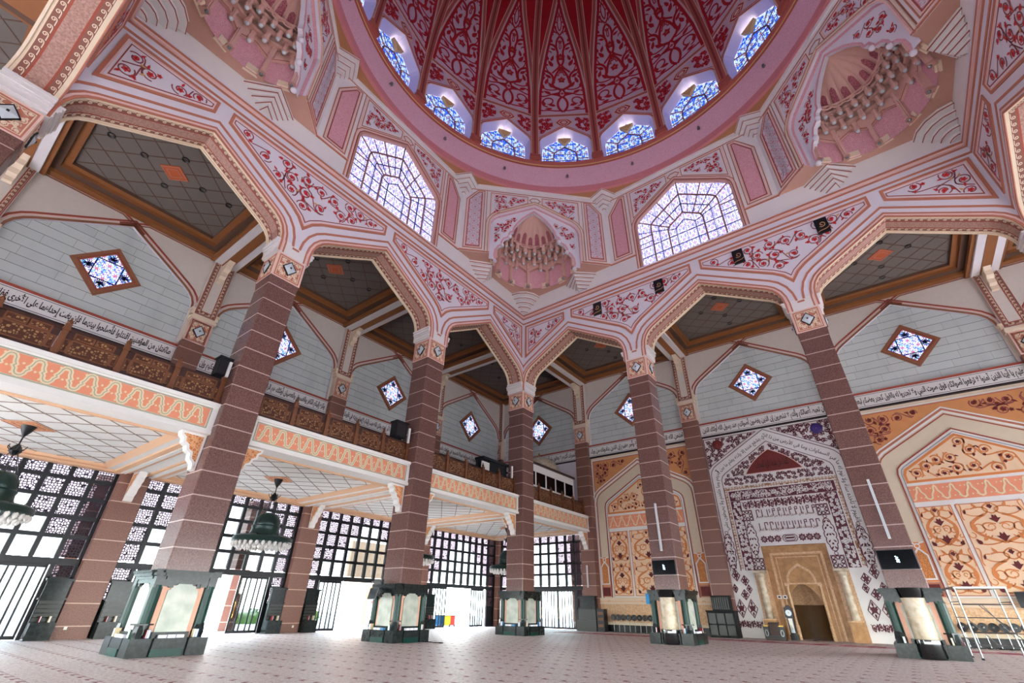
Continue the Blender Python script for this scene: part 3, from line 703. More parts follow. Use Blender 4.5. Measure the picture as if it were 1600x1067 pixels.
g = G()
g.mat('ring_edge').lathe([(17.25, 38.1), (16.95, 38.1), (16.93, 38.75)], 128)
g.mat('rust').lathe([(16.93, 38.75), (16.98, 38.82)], 128)
g.mat('ring_granite').lathe([(16.98, 38.82), (16.86, 41.5)], 128)
g.mat('rust').lathe([(16.86, 41.5), (16.78, 41.56), (16.78, 41.66)], 128)
g.mat('gold_leaf').lathe([(16.78, 41.66), (16.74, 41.7), (16.74, 41.78)], 128)
g.mat('dome_rust').lathe([(16.74, 41.78), (16.7, 41.82), (16.66, 42.25), (16.7, 42.3), (18.2, 42.3)], 128)
tag(obj('wall_drum', g, None, True, HC), 'pink speckled drum ring with red edges below the dome windows', 'wall', kind='structure')
# ------------------------------------------------------------------ dome in sixteen gores
PROF = [(42.2, 16.8), (47, 16.8), (50, 16.7), (53, 16.5), (55, 16.25), (58, 15.75), (60, 15.3), (62.5, 14.6), (65, 13.7), (68, 12.1), (71, 9.8), (73.5, 7.0), (75.5, 3.5), (76.5, .05)]
def rad(z):
    for (a, ra), (b, rb) in zip(PROF, PROF[1:]):
        if z <= b: return ra+(rb-ra)*(z-a)/(b-a)
    return .05
CO = math.cos(R(11.25)); TA = math.tan(R(11.25))
def gore(u, v, d=0): return (u, rad(v)*CO-d, v)
def half(z): return rad(z)*CO*TA
g = G()
DH = [(2.72, 42.2), (2.72, 45.2), (2.66, 45.6), (2.45, 45.95), (2.1, 46.2), (0, 47.7)]; DF = full(DH)
g.mat('dome_lilac').prism(gore, [(-3.34, 42.2)]+DF[::-1][0:]+[(3.34, 42.2), (3.34, 47), (half(50), 50), (-half(50), 50), (-3.34, 47)], 0, 0)
zs = [50+.6*i for i in range(45)]
for a, b in zip(zs, zs[1:]):
    if a > 76: break
    b = min(b, 76.4); g.quad(gore(-half(a), a), gore(half(a), a), gore(half(b), b), gore(-half(b), b))
DI = [(x*.9, 42.2+(z-42.2)*.9) for x, z in DF]
for p, q, p2, q2 in zip(DF, DF[1:], DI, DI[1:]): g.mat('reveal_lilac').quad(gore(*p), gore(*q), gore(*q2, -.9), gore(*p2, -.9))
for o, w_, m in ((.05, .1, 'dome_line'), (.16, .08, 'dome_red'), (.26, .07, 'dome_line'), (.34, .06, 'dome_red')): g.mat(m).ribbon(gore, offs(DF, -o), w_, 0, .04)
# band with lozenge over the window
for z, w_, m in ((49.75, .3, 'dome_rust'), (49.95, .07, 'dome_line'), (49.55, .07, 'dome_line')): g.mat(m).ribbon(gore, [(-half(z)+.4, z), (half(z)-.4, z)], w_, 0, .05)
for k, m in ((1.0, 'dome_line'), (.8, 'dome_red'), (.62, 'dome_line'), (.46, 'dome_red'), (.3, 'dome_line')):
    P = [(-1.1*k, 48.55), (-.55*k, 48.55-.62*k), (.55*k, 48.55-.62*k), (1.1*k, 48.55), (.55*k, 48.55+.62*k), (-.55*k, 48.55+.62*k)]; g.mat(m).prism(gore, P, 0, .03+.01*(1-k))
for s in (-1, 1):
    P = fix([(s*x, z) for x, z in [(1.0, 49.4), (2.85, 49.4), (2.85, 46.3), (2.6, 46.6), (1.1, 47.7)]])
    vines(g, gore, P, .62, .04, 31+s, .12, 'dome_red', ('dome_red', None), .2, .07, leaf='dome_red')
LW = [(50, 2.82), (54, 2.66), (57, 2.3), (60, 1.8), (62.5, 1.25), (65, .62), (67.4, 0)]
def lw(z):
    for (a, ra), (b, rb) in zip(LW, LW[1:]):
        if z <= b: return ra+(rb-ra)*(z-a)/(b-a)
    return 0
for s in (-1, 1):      # lancet border
    E_ = [(s*lw(50+17.4*i/40), 50+17.4*i/40) for i in range(41)]
    for o, w_, m, d in ((.16, .3, 'dome_red', .03), (-.12, .09, 'dome_line', .06), (-.34, .32, 'dome_rust', .07), (-.55, .07, 'dome_line', .06)): g.mat(m).ribbon(gore, offs(E_, o*s), w_, 0, d)
P0 = [(s*max(0, half(z)-.42), z) for s in (1,) for z in (58, 62, 66, 70, 74)]
for s in (-1, 1):
    P = [(s*(lw(z)+.6), z) for z in (57.5, 60, 62.5, 65, 67.4)]+[(s*.2, 70), (s*.2, 75)]+[(s*max(.3, half(z)-.4), z) for z in (74, 71, 68, 65, 62.5, 60, 58.5)]
    for i in range(18):
        z0, z1 = 58.5+i*.9, 59.4+i*.9; f0, f1 = max(lw(z0)+.6, .1), max(lw(z1)+.6, .1); e0, e1 = half(z0)-.4, half(z1)-.4
        if e1 > f1 and e0 > f0: g.mat('dome_red').add([gore(s*f0, z0, .015), gore(s*e0, z0, .015), gore(s*e1, z1, .015), gore(s*f1, z1, .015)], [(0, 1, 2, 3)])
# arabesque: mirrored thick scrolls, flowers and leaves
def both(path, w_, d=.045):
    path = [p for p in path]
    g.ribbon(gore, path, w_, 0, d); g.ribbon(gore, mir(path), w_, 0, d+.004)
def blob(x, z, r, a, kind, d=.055):
    for s in (1, -1): flower(g, gore, s*x, z, r, a if s > 0 else PI-a, d+.01, 'dome_red', None, kind)
g.mat('dome_red')
both(bez((0, 50.35), (.75, 51.0), (.75, 52.3), (0, 53.0)), .26)
both([(0, 52.85), (.45, 53.25), (1.15, 53.45), (.35, 53.65), (0, 54.3)], .2)
both([(1.1, 53.45), (.4, 53.3), (0, 52.9)], .14)
both(bez((.05, 54.0), (.5, 54.6), (1.25, 54.4), (1.0, 55.5)), .3); both(bez((1.0, 55.5), (.8, 56.6), (1.5, 57.3), (2.1, 57.35)), .26)
both(bez((.95, 55.2), (.75, 56.8), (.3, 57.1), (0, 57.9)), .26); both(bez((1.05, 56.9), (.7, 57.4), (.35, 57.5), (.1, 58.2)), .2)
both(bez((0, 58.0), (.5, 58.6), (.35, 59.5), (.3, 59.9)), .26); both(bez((.3, 59.9), (.35, 60.8), (.7, 61.4), (1.3, 61.4)), .24)
both(bez((.35, 60.3), (.6, 61.2), (.45, 62.1), (0, 62.5)), .24); both(bez((0, 60.6), (.3, 60.9), (-.1, 61.3), (.2, 61.8)), .1)
both(bez((0, 62.6), (.3, 63.1), (.55, 63.3), (.45, 63.9)), .16); both(bez((0, 63.2), (.35, 63.8), (.3, 64.8), (0, 65.4)), .13); both(bez((0, 65.3), (.2, 65.7), (.2, 66.3), (0, 66.8)), .1)
both(bez((.1, 50.6), (.9, 50.4), (1.5, 50.9), (2.2, 50.7)), .13); both(arc(1.65, 52.3, .55, -60, 250, 18), .14); both(bez((2.0, 52.7), (2.6, 52.3), (2.4, 51.5), (1.7, 51.3)), .12)
both(bez((.2, 53.4), (1.1, 53.9), (1.6, 53.0), (2.5, 53.2)), .13); both(bez((.6, 54.2), (1.4, 54.0), (2.2, 54.3), (2.3, 55.0)), .12); both(bez((2.3, 55.0), (2.5, 56.0), (2.1, 56.6), (1.9, 57.0)), .13)
both(bez((1.5, 57.2), (2.1, 58.3), (1.5, 58.9), (1.65, 59.6)), .11); both(arc(1.35, 60.1, .26, -40, 200, 12), .1); both(bez((1.3, 61.3), (1.45, 62.0), (1.0, 62.4), (.95, 62.7)), .09); both(arc(.62, 62.9, .22, -60, 210, 10), .09)
both(bez((0, 56.9), (.45, 57.1), (.1, 56.4), (.5, 56.5)), .1)
for x, z, r, a, k in ((1.25, 51.55, .5, .4, 2), (2.15, 51.9, .4, 1.3, 2), (1.6, 50.95, .42, 0, 2), (1.7, 53.75, .5, .6, 2), (1.25, 54.9, .52, 1.0, 2), (2.2, 54.75, .42, 1.5, 2), (1.75, 55.6, .5, 1.9, 2), (1.55, 56.4, .48, .8, 2), (2.1, 56.1, .34, 2.2, 2),
                      (1.2, 58.4, .55, 1.1, 2), (1.75, 58.3, .34, .5, 2), (1.0, 59.2, .46, 1.9, 2), (1.55, 59.3, .36, 1.4, 2), (.85, 60.6, .36, .5, 2), (1.05, 61.9, .36, 1.2, 2), (.5, 63.6, .3, 1.4, 2), (.75, 63.3, .26, .8, 2), (.42, 64.4, .24, .6, 2), (.3, 65.2, .2, .9, 2), (2.35, 53.9, .3, .3, 2), (2.4, 50.7, .28, .2, 2)): blob(x, z, r, a, k)
for z, r in ((55.7, .52), (59.3, .62), (57.2, .3), (61.6, .3), (53.45, .22)): g.mat('dome_red'); flower(g, gore, 0, z, r, PI/2, .07, 'dome_red', 'dome_rust', 0)
DOME = g.mesh('dome_gore')
# window glass, leading and lamp box
g = G(); g.mat('glass_dome').prism(gore, DI, -.88, -.88); DG = g.mesh('glass')
g = G()
leading(g, gore, -.86, [[(1.25, 42.2), (1.25, 44.3), (1.1, 44.65), (0, 45.5)]], [[(0, 45.5), (0, 47.1)], [(1.15, 44.6), (2.4, 45.5)], [(1.25, 43.6), (2.45, 43.6)]], .12, 'bronze_lead')
leading(g, gore, -.865, [], [[(.55, 42.2), (.55, 45.0)], [(0, 43.3), (2.45, 43.3)], [(0, 44.3), (1.25, 44.3)], [(.9, 44.9), (1.7, 45.95)], [(1.25, 44.1), (2.45, 44.4)], [(1.85, 42.2), (1.85, 42.3)]], .05, 'blue_lead'); DL = g.mesh('leading')
g = G(); g.mat('wood_light').prism(gore, [(0, 45.55), (.72, 46.5), (-.72, 46.5)], -.84, -.45, back=True); DX = g.mesh('lamp_box')
g = G(); g.mat('lamp_glow').add([gore(-.6, 46.52, -.8), gore(.6, 46.52, -.8), gore(.6, 46.52, -.5), gore(-.6, 46.52, -.5)], [(0, 1, 2, 3)]); DXL = g.mesh('lamp')
# rib
g = G()
zs = [42.3+.7*i for i in range(49)]+[76.4]
def ribp(u, z, d): return (u, rad(z)-d, z)
for u0, u1, d0, d1, m in ((-.5, -.42, -.1, .16, 'dome_rib'), (-.42, -.34, .16, .18, 'dome_line'), (-.34, -.1, .2, .2, 'dome_rust'), (-.1, .1, .2, .2, 'dome_rib'), (.1, .34, .2, .2, 'dome_rust'), (.34, .42, .18, .16, 'dome_line'), (.42, .5, .16, -.1, 'dome_rib')):
    for a, b in zip(zs, zs[1:]):
        k0, k1 = min(1, rad(a)/9), min(1, rad(b)/9); g.mat(m).quad(ribp(u0*k0, a, d0), ribp(u1*k0, a, d1), ribp(u1*k1, b, d1), ribp(u0*k1, b, d0))
g.mat('dome_rust').box(-.6, .6, 16.45, 17.0, 42.3, 42.75); g.box(-.55, .55, 16.5, 17.0, 42.9, 43.15)
RIB = g.mesh('rib')
dome = tag(thing('dome', 'tall red and lilac painted dome with ribs rising over the hall', 'dome', HC), 'tall red and lilac painted dome with ribs rising over the hall', 'dome', kind='structure')
for k in range(16):
    rz = R(22.5*k+11.25); a = obj('painted_gore', DOME, dome); a.rotation_euler = (0, 0, rz)
    b = obj('rib', RIB, dome); b.rotation_euler = (0, 0, R(22.5*k))
ORD = ['first', 'second', 'third', 'fourth', 'fifth', 'sixth', 'seventh', 'eighth', 'ninth', 'tenth', 'eleventh', 'twelfth', 'thirteenth', 'fourteenth', 'fifteenth', 'sixteenth']
for k in range(16):
    l = '%s blue stained window round the dome base counting from the left' % ORD[(5-k) % 16]
    w = tag(thing('window_%d' % (k+5), l, 'window', HC, R(22.5*k+11.25)), l, 'window', 'stained windows round the dome base', 'structure')
    obj('glass', DG, w); obj('leading', DL, w); lb = obj('lamp_box', DX, w); obj('lamp', DXL, lb)
# small downlights fixed to the drum
g = G(); g.mat('dusty_bronze').tube([(0, .0, .16), (0, -.28, .1), (0, -.34, 0)], .035, 6); LA0 = g.mesh('arm')
g = G(); g.mat('steel').lathe([(.02, .12), (.1, .08), (.13, -.05), (.13, -.2), (.09, -.22), (.02, -.22)], 12, (0, -.34, -.05)); LB0 = g.mesh('shade', True)
for k in range(16):
    a = R(22.5*k+11.25+90); rr = 16.93
    l = 'small silver drum spotlight below the %s dome window' % ORD[(5-k) % 16]
    t_ = thing('spotlight', l, 'lamp', (18+rr*math.cos(a), -18+rr*math.sin(a), 40.1), a-PI/2, 'spotlights round the drum', 'thing')
    obj('arm', LA0, t_); obj('shade', LB0, t_)
# ------------------------------------------------------------------ aisles: outer walls, wall piers, ceilings, gallery, screens
YW = 11.95
UA = [(5.05, 17.2), (5.05, 20.2), (4.98, 20.7), (4.8, 21.1), (4.5, 21.45), (4.1, 21.75), (0, 24.35)]; UF = full(UA)
M = wall(11.75)
def upper_bay():
    g = G()
    g.mat('plaster_beige').prism(M, [(-6, 17.2), (-5.05, 17.2)]+UF[::-1][1:-1]+[(5.05, 17.2), (6, 17.2), (6, 25.7), (-6, 25.7)], 0, 0)
    for p, q in zip(UF, UF[1:]): g.mat('plaster').quad((p[0], 11.75, p[1]), (q[0], 11.75, q[1]), (q[0], YW, q[1]), (p[0], YW, p[1]))
    g.mat('grey_blocks').prism(wall(YW), UF, 0, 0)
    for o, w, m in ((.08, .14, 'brown_frame'), (.28, .06, 'rose_line'), (.4, .12, 'rust')): g.mat(m).ribbon(M, offs(UF[1:-1], -o), w, 0, .05)
    for s in (-1, 1):   # lines that cross over the point and frame the corner panels
        g.mat('rust').ribbon(M, [(s*-.75, 24.15), (s*.35, 24.85), (s*.75, 25.05), (s*5.55, 25.05), (s*5.55, 20.3)], .12, 0, .05)
        g.mat('brown_frame').ribbon(M, [(s*-.7, 24.0), (s*.45, 24.7), (s*.8, 24.88), (s*5.38, 24.88), (s*5.38, 20.5)], .07, 0, .05)
    g.mat('marble_white').box(-6, 6, 11.7, 11.95, 16.0, 17.12); g.mat('rust').box(-6, 6, 11.66, 11.95, 17.12, 17.28); g.mat('ink').box(-6, 6, 11.68, 11.95, 15.88, 16.0)
    g.mat('ink').ribbon(wall(11.7), [(-5.2, 16.1), (5.2, 16.1)], .03, 0, .01); g.ribbon(wall(11.7), [(-5.2, 17.03), (5.2, 17.03)], .03, 0, .01)
    return g
UB = upper_bay()
VERSE = {('back', 30): 'عليم يا أيها الذين آمنوا لا ترفعوا أصواتكم فوق صوت النبي ولا تجهروا له بالقول كجهر بعضكم لبعض',
 ('back', 18): 'أن تحبط أعمالكم وأنتم لا تشعرون إن الذين يغضون أصواتهم عند رسول الله أولئك الذين',
 ('back', 6): 'امتحن الله قلوبهم للتقوى لهم مغفرة وأجر عظيم إن الذين ينادونك من وراء',
 ('back', -6): 'الحجرات أكثرهم لا يعقلون ولو أنهم صبروا حتى تخرج إليهم لكان خيرا لهم والله غفور رحيم',
 ('left', 6): 'يا أيها الذين آمنوا إن جاءكم فاسق بنبإ فتبينوا أن تصيبوا قوما بجهالة فتصبحوا على ما فعلتم نادمين',
 ('left', -6): 'واعلموا أن فيكم رسول الله لو يطيعكم في كثير من الأمر لعنتم ولكن الله حبب إليكم الإيمان وزينه في قلوبكم',
 ('left', -18): 'وكره إليكم الكفر والفسوق والعصيان أولئك هم الراشدون فضلا من الله ونعمة والله عليم حكيم وإن',
 ('left', -30): 'طائفتان من المؤمنين اقتتلوا فأصلحوا بينهما فإن بغت إحداهما على الأخرى فقاتلوا التي تبغي'}
UBM = UB.mesh('upper_wall')
g = G()
def dia(r): return [(0, 20.45-r), (r, 20.45), (0, 20.45+r), (-r, 20.45)]
for r0, r1, d, m in ((1.95, 1.8, .05, 'brown_frame'), (1.8, 1.62, .14, 'brown_frame'), (1.62, 1.5, .08, 'rust'), (1.5, 1.42, .1, 'brown_frame')): g.mat(m).prism(wall(YW), dia(r0), 0, d, [dia(r1)])
DFR = g.mesh('frame')
g = G(); g.mat('glass_small').prism(wall(YW), dia(1.45), .02, .02)
DGL = g.mesh('glass')
g = G(); g.mat('blue_lead')
for s in (-1, 1):
    g.ribbon(wall(YW), [(s*.72, 20.45-.72), (s*.72, 20.45+.72)], .07, .02, .05); g.ribbon(wall(YW), [(-.72, 20.45+s*.72), (.72, 20.45+s*.72)], .07, .02, .05)
for k in range(16):
    a = 2*PI*k/16
    for cx, cz in ((0, 20.45+1.0), (1.0, 20.45), (0, 20.45-1.0), (-1.0, 20.45)):
        q = (cx+.3*math.cos(a), cz+.3*math.sin(a))
        if abs(q[0])+abs(q[1]-20.45) < 1.42: g.ribbon(wall(YW), [(cx, cz), q], .05, .02, .045)
DLE = g.mesh('leading')
NB = {('back', 30): 'right of the big right column', ('back', 18): 'over the prayer niche', ('back', 6): 'behind the column with the smaller wall screen', ('back', -6): 'right beside the corner column on the far wall',
      ('left', 6): 'left beside the corner column', ('left', -6): 'between the second column and the corner column', ('left', -18): 'between the two left columns above the gallery', ('left', -30): 'at far left above the gallery', ('right', 30): 'past the right frame edge'}
def place(side, c): return ((c, 0, 0), 0) if side == 'back' else ((0, c, 0), PI/2)
nw = 21
for (side, c), txt in VERSE.items():
    loc, rz = place(side, c); l = 'grey block upper wall, pointed frame, '+NB[(side, c)]
    w = tag(obj('wall_outer_'+side, UBM, None, False, loc, rz), l, 'wall', kind='structure')
    g = G(); lettering(txt, wall(11.7), -5.05, 5.05, 16.13, 17.0, .012, g, 'ink', .03); obj('inscription', g, w)
    l = 'diamond shaped stained glass window '+NB[(side, c)]
    t_ = tag(thing('window_%d' % nw, l, 'window', loc, rz), l, 'window', 'diamond windows of the outer walls', 'structure'); nw += 1
    obj('frame', DFR, t_); obj('glass', DGL, t_); obj('leading', DLE, t_)
tag(obj('wall_outer_back', UBM, None, False, (42, 0, 0), 0), 'upper outer wall of grey blocks at the right frame edge', 'wall', kind='structure')
# --- wall piers with capital, lamp and frieze
def lamp_geo():
    g = G(); g.mat('frame_black').prism(wall(0), [(0, -.5), (.42, 0), (0, .5), (-.42, 0)], 0, .09); b = G()
    b.mat('lamp_glass'); q = [(0, -.42), (.35, 0), (0, .42), (-.35, 0)]
    for i in range(4):
        a, c = q[i], q[(i+1) % 4]; b.add([(a[0], -.09, a[1]), (c[0], -.09, c[1]), (0, -.2, 0)], [(0, 1, 2)])
    b.mat('black').box(-.045, .045, -.22, -.17, -.045, .045); return g.mesh('lamp_frame'), b.mesh('lamp_glass')
LFR, LGL = lamp_geo()
def cap_face(g, hw, z0, z1, y):    # carved capital panel on a face at depth y
    g.mat('cream').prism(wall(y), rect(-hw, hw, z0, z1), 0, .0)
    for i, (o, m) in enumerate(((.05, 'rose_line'), (.12, 'terracotta'))): g.mat(m).ribbon(wall(y), offs(rect(-hw, hw, z0, z1), o, True), .06, 0, .02+.01*i, True)
    rc = rect(-hw+.2, hw-.2, z0+.2, z1-.2); g.mat('terracotta').prism(wall(y), rc, 0, .012); vines(g, wall(y), rc, .3, .022, 9, .035, 'cream', ('cream', None), .085, .02, leaf='cream')
def pier_geo():
    sh = G(); sh.mat('pier_granite').box(-.75, .75, 11.25, 12.0, 0, 17.6)
    cp = G(); cp.mat('cream').box(-.75, .75, 11.22, 11.95, 17.6, 19.45); cap_face(cp, .75, 17.6, 19.4, 11.22); cp.mat('cream').box(-.85, .85, 11.15, 11.95, 19.4, 19.62); cp.box(-.8, .8, 11.2, 11.95, 19.62, 19.75)
    for s in (-1, 1): cp.box(s*.8-.1, s*.8+.1, 11.3, 11.9, 19.75, 20.2); cp.box(s*.84-.13, s*.84+.13, 11.26, 11.9, 20.05, 20.25)
    fz = G(); fz.mat('plaster_beige').box(-.72, .72, 11.35, 11.95, 19.75, 25.2)
    fz.mat('scroll_ground').prism(wall(11.35), rect(-.62, .62, 19.95, 25.0), 0, .02, [rect(-.38, .38, 20.2, 24.8)])
    for sg in (-1, 1): runner(fz, lambda u, v, d=0, sg=sg: (sg*(.5+v), 11.33-d, 20.0+u), 4.95, 0, .2, .01, .3, .03)
    runner(fz, lambda u, v, d=0: (-.4+u, 11.33-d, 20.08+v), .8, 0, .2, .01, .3, .03)
    fz.mat('rust').ribbon(wall(11.35), rect(-.36, .36, 20.2, 24.8), .05, 0, .03, True); fz.ribbon(wall(11.35), rect(-.66, .66, 19.9, 25.05), .05, 0, .03, True)
    br = G(); br.mat('cream')
    prof = [(11.35, 22.9), (11.1, 22.95), (11.12, 23.25), (10.85, 23.4), (10.82, 23.75), (10.5, 23.95), (10.45, 24.3), (10.1, 24.5), (10.1, 24.75), (11.35, 24.75)]
    br.prism(lambda u, v, d=0: (d-.22, u, v), prof, 0, .44, back=True)
    return sh, cp, fz, br
sh, cp, fz, br = pier_geo(); PM = [x.mesh(n) for x, n in ((sh, 'shaft'), (cp, 'capital'), (fz, 'frieze'), (br, 'bracket'))]
PIERS = [('left', -36, 'at the far left frame edge behind the gallery'), ('left', -24, 'behind the big left column'), ('left', -12, 'behind the second column'), ('left', 0, 'behind the corner column on the gallery side'),
         ('back', 0, 'where the gallery meets the prayer niche wall'), ('back', 12, 'left of the prayer niche'), ('back', 24, 'right of the prayer niche behind the big right column'), ('back', 36, 'at the right frame edge'), ('back', -12, 'in the far corner under the gallery')]
for side, c, wh in PIERS:
    loc, rz = place(side, c); l = 'brown granite wall pier '+wh
    t_ = thing('wall_pier', l, 'pillar', loc, rz, 'granite wall piers of the outer walls', 'thing')
    obj('shaft', PM[0], t_); k = obj('capital', PM[1], t_); obj('frieze', PM[2], t_); obj('bracket', PM[3], t_)
    f = obj('lamp', LFR, k); f.location = (0, 11.2, 18.5); f = obj('lamp_glass', LGL, k); f.location = (0, 11.2, 18.5)
# --- high aisle ceilings, one per bay
def grid_lines(g, z, x0, x1, y0, y1, step, w, m, th=.03):
    g.mat(m); n = int((x1-x0+y1-y0)/step)+1
    for k in range(-n, n+1):
        for s in (1, -1):   # lines y = s*x + c clipped to the panel
            c = k*step; P = []
            for x in (x0, x1):
                y = s*x+c
                if y0 <= y <= y1: P.append((x, y))
            for y in (y0, y1):
                x = (y-c)*s
                if x0 < x < x1: P.append((x, y))
            if len(P) >= 2 and math.hypot(P[0][0]-P[1][0], P[0][1]-P[1][1]) > .3: g.ribbon(ceil(z), [P[0], P[1]], w, 0, th)
def bay_ceiling():
    g = G(); g.mat('ceiling_tile').prism(ceil(25.75), rect(-4.2, 4.2, -4.2, 4.2), 0, 0)
    for a, b, z0, z1, m in ((6, 5.2, 25.0, 25.0, 'ceiling_orange'), (5.2, 5.2, 25.0, 25.25, 'ceiling_orange'), (5.2, 4.6, 25.25, 25.25, 'ceiling_brown'), (4.6, 4.6, 25.25, 25.5, 'ceiling_orange'), (4.6, 4.2, 25.5, 25.5, 'ceiling_orange'), (4.2, 4.2, 25.5, 25.75, 'ceiling_brown')):
        g.mat(m); P = rect(-a, a, -a, a); Q = rect(-b, b, -b, b)
        for i in range(4): p, q, p2, q2 = P[i], P[(i+1) % 4], Q[i], Q[(i+1) % 4]; g.quad((*p, z0), (*q, z0), (*q2, z1), (*p2, z1))
    g.mat('ceiling_brown').box(-6, 6, -6, 6, 25.8, 26.0)
    grid_lines(g, 25.75, -4.2, 4.2, -4.2, 4.2, 1.66, .05, 'ceiling_brown', .02)
    return g
BC = bay_ceiling().mesh('bay_ceiling')
g = G(); g.mat('medallion').prism(ceil(25.75), [(0, -.85), (.85, 0), (0, .85), (-.85, 0)], 0, .04)
for r in (.75, .45): g.mat('terracotta').ribbon(ceil(25.75), [(0, -r), (r, 0), (0, r), (-r, 0)], .07, 0, .06, True)
MED = g.mesh('medallion')
g = G(); g.mat('black').lathe([(.11, 0), (.16, -.03), (.2, -.05), (.22, -.02), (.22, .03)], 14); DLM = g.mesh('downlight')
CB = [(-6, -30, 'far left bay'), (-6, -18, 'bay between the two left columns'), (-6, -6, 'bay left of the corner column'), (-6, 6, 'corner bay'), (6, 6, 'bay right of the corner column'), (18, 6, 'bay before the prayer niche'), (30, 6, 'right bay'), (42, -6, 'bay past the right edge'), (42, 6, 'far right corner bay'), (-6, -42, 'near left corner bay'), (6, -42, 'bay over the upper left corner')]
for x, y, wh in CB:
    l = 'dark coffered aisle ceiling with orange medallion over the '+wh
    c = tag(obj('ceiling', BC, None, False, (x, y, 0)), l, 'ceiling', 'coffered ceilings of the high aisles', 'structure'); obj('medallion', MED, c)
    i = 0
    for dx, dy, pl in ((-1.7, 0, 'left of'), (1.7, 0, 'right of'), (0, -1.7, 'in front of'), (0, 1.7, 'behind'), (0, 3.4, 'farthest behind'), (0, -3.4, 'nearest in front of')):
        tag(obj('downlight', DLM, None, False, (x+dx, y+dy, 25.73)), 'round black downlight %s the orange medallion, %s' % (pl, wh), 'lamp', 'downlights of the high aisle ceilings', 'thing')
def beam_geo():
    g = G(); g.mat('plaster_white').box(-.8, .8, .82, 11.4, 24.55, 25.3); g.mat('ceiling_orange').box(-1.05, -.8, .82, 11.7, 24.75, 25.05); g.box(.8, 1.05, .82, 11.7, 24.75, 25.05); g.mat('ceiling_orange').box(-.3, .3, .82, 11.4, 24.5, 24.56)
    return g.mesh('beam')
BM = beam_geo()
for side, c in [('left', -24), ('left', -12), ('left', 0), ('left', -36), ('back', 0), ('back', 12), ('back', 24), ('back', 36)]:
    loc, rz = place(side, c); tag(obj('beam', BM, None, False, loc, rz), 'orange edged ceiling beam above the '+dict(((s, k), w) for s, k, w in [(a, b, 'pier '+d) for a, b, d in PIERS])[(side, c)], 'beam', 'cross beams of the high aisles', 'structure')
# closing walls above the spandrels of the aisles that the photo only glimpses
g = G(); g.mat('plaster').box(48, 48.3, -48, 12, 4.4, 26); g.box(-12, 48, -48.3, -48, 3, 26); g.box(-12.3, -12.0, -48, -36, 8, 26); g.box(-.2, 49, 15.5, 15.8, -.1, 26); g.box(-.2, 0.0, 12.3, 15.6, -.1, 26); g.box(0, 49, 12.2, 15.6, -.3, -.001)  # lower edges set by light wanted; slabs behind prayer wall added against light leaks
g.mat('ceiling_brown').box(36, 48.3, -48.3, 12, 26.0, 26.2); g.box(-12.3, 36, -48.3, -36, 26.0, 26.2)
tag(obj('wall_far_aisles', g), 'plain upper walls closing the aisles at right and behind', 'wall', kind='structure')
# ------------------------------------------------------------------ gallery
WAVE = [(0, .48), (.1, .45), (.17, .34), (.19, .2), (.28, .09), (.22, 0), (.28, -.09), (.31, -.2), (.33, -.34), (.4, -.45), (.5, -.48)]; WAVE += [(1-x, z) for x, z in reversed(WAVE[1:-1])]
def fascia_geo(L):
    g = G(); g.mat('gallery_white').box(-L, L, -.35, .6, 8.4, 9.9); g.box(-L, L, -.42, -.35, 9.72, 9.9); g.box(-L, L, -.42, -.35, 8.4, 8.56)
    g.mat('fascia_line').ribbon(wall(-.35), rect(-L+.28, L-.28, 8.68, 9.6), .05, 0, .03, True)
    p = G(); p.mat('fascia_orange').prism(wall(-.35), rect(-L+.34, L-.34, 8.72, 9.56), 0, .02)
    n = int(round((2*L-.9)/.8)); st = (2*L-.9)/n; z0, z1 = 8.76, 9.52
    for ph in (0, 1):
        P = []
        for i in range(n):
            x = -L+.45+st*i; a, b = (z0, z1) if ph == 0 else (z1, z0)
            P += [(x+st*fx_, (a+b)/2+(a-b)*fz_) for fx_, fz_ in WAVE]
        p.mat('fascia_cream').ribbon(wall(-.35), P, .15, .01, .05+.01*ph); p.mat('fascia_line').ribbon(wall(-.35), P, .035, .04, .055+.01*ph)
        if ph == 0: break
    p.mat('fascia_cream')
    for i in range(n):
        for dx, dz in ((.25, .33), (.75, -.33), (.0, .1), (.5, -.1), (.5, .3), (0., -.3)):
            x, z = -L+.45+st*(i+dx), 9.14+dz; p.prism(wall(-.35), [(x+.045*math.cos(PI*k/3), z+.045*math.sin(PI*k/3)) for k in range(6)], .01, .035)
    return g, p
fg, fp_ = fascia_geo(5.18); FG, FP = fg.mesh('fascia'), fp_.mesh('fascia_panel')
def balus_geo():
    fr = G(); fr.mat('wood_dark'); L = 5.18
    pan = G(); post = G()
    post.mat('wood_mid').box(-.1, .1, -.12, .12, 9.9, 11.4); post.box(-.13, .13, -.15, .15, 10.1, 10.25); post.box(-.13, .13, -.15, .15, 11.1, 11.2); post.lathe([(.0, .34), (.05, .3), (.03, .24), (.09, .17), (.1, .1), (.06, .04), (.08, 0)], 10, (0, 0, 11.38))
    W_ = 2*L/5
    pan.mat('wood_dark').box(-W_/2+.1, W_/2-.1, -.05, .05, 11.12, 11.24); pan.box(-W_/2+.1, W_/2-.1, -.05, .05, 9.92, 10.06)
    for x0, x1, z0, z1 in ((-.66, .66, 10.2, 10.78), (-.66, -.05, 10.86, 11.1), (.05, .66, 10.86, 11.1), (-.9, -.72, 10.25, 10.75), (.72, .9, 10.25, 10.75)):
        pan.mat('wood_fret').box(x0, x1, -.02, .02, z0, z1)
        pan.mat('wood_mid'); pan.ribbon(wall(-.0), rect(x0, x1, z0, z1), .06, -.04, .05, True)
    pan.mat('wood_dark').box(-W_/2+.1, W_/2-.1, -.005, .005, 10.0, 11.2)
    return post.mesh('post'), pan.mesh('lattice_panel'), W_
BPO, BPA, BW = balus_geo()
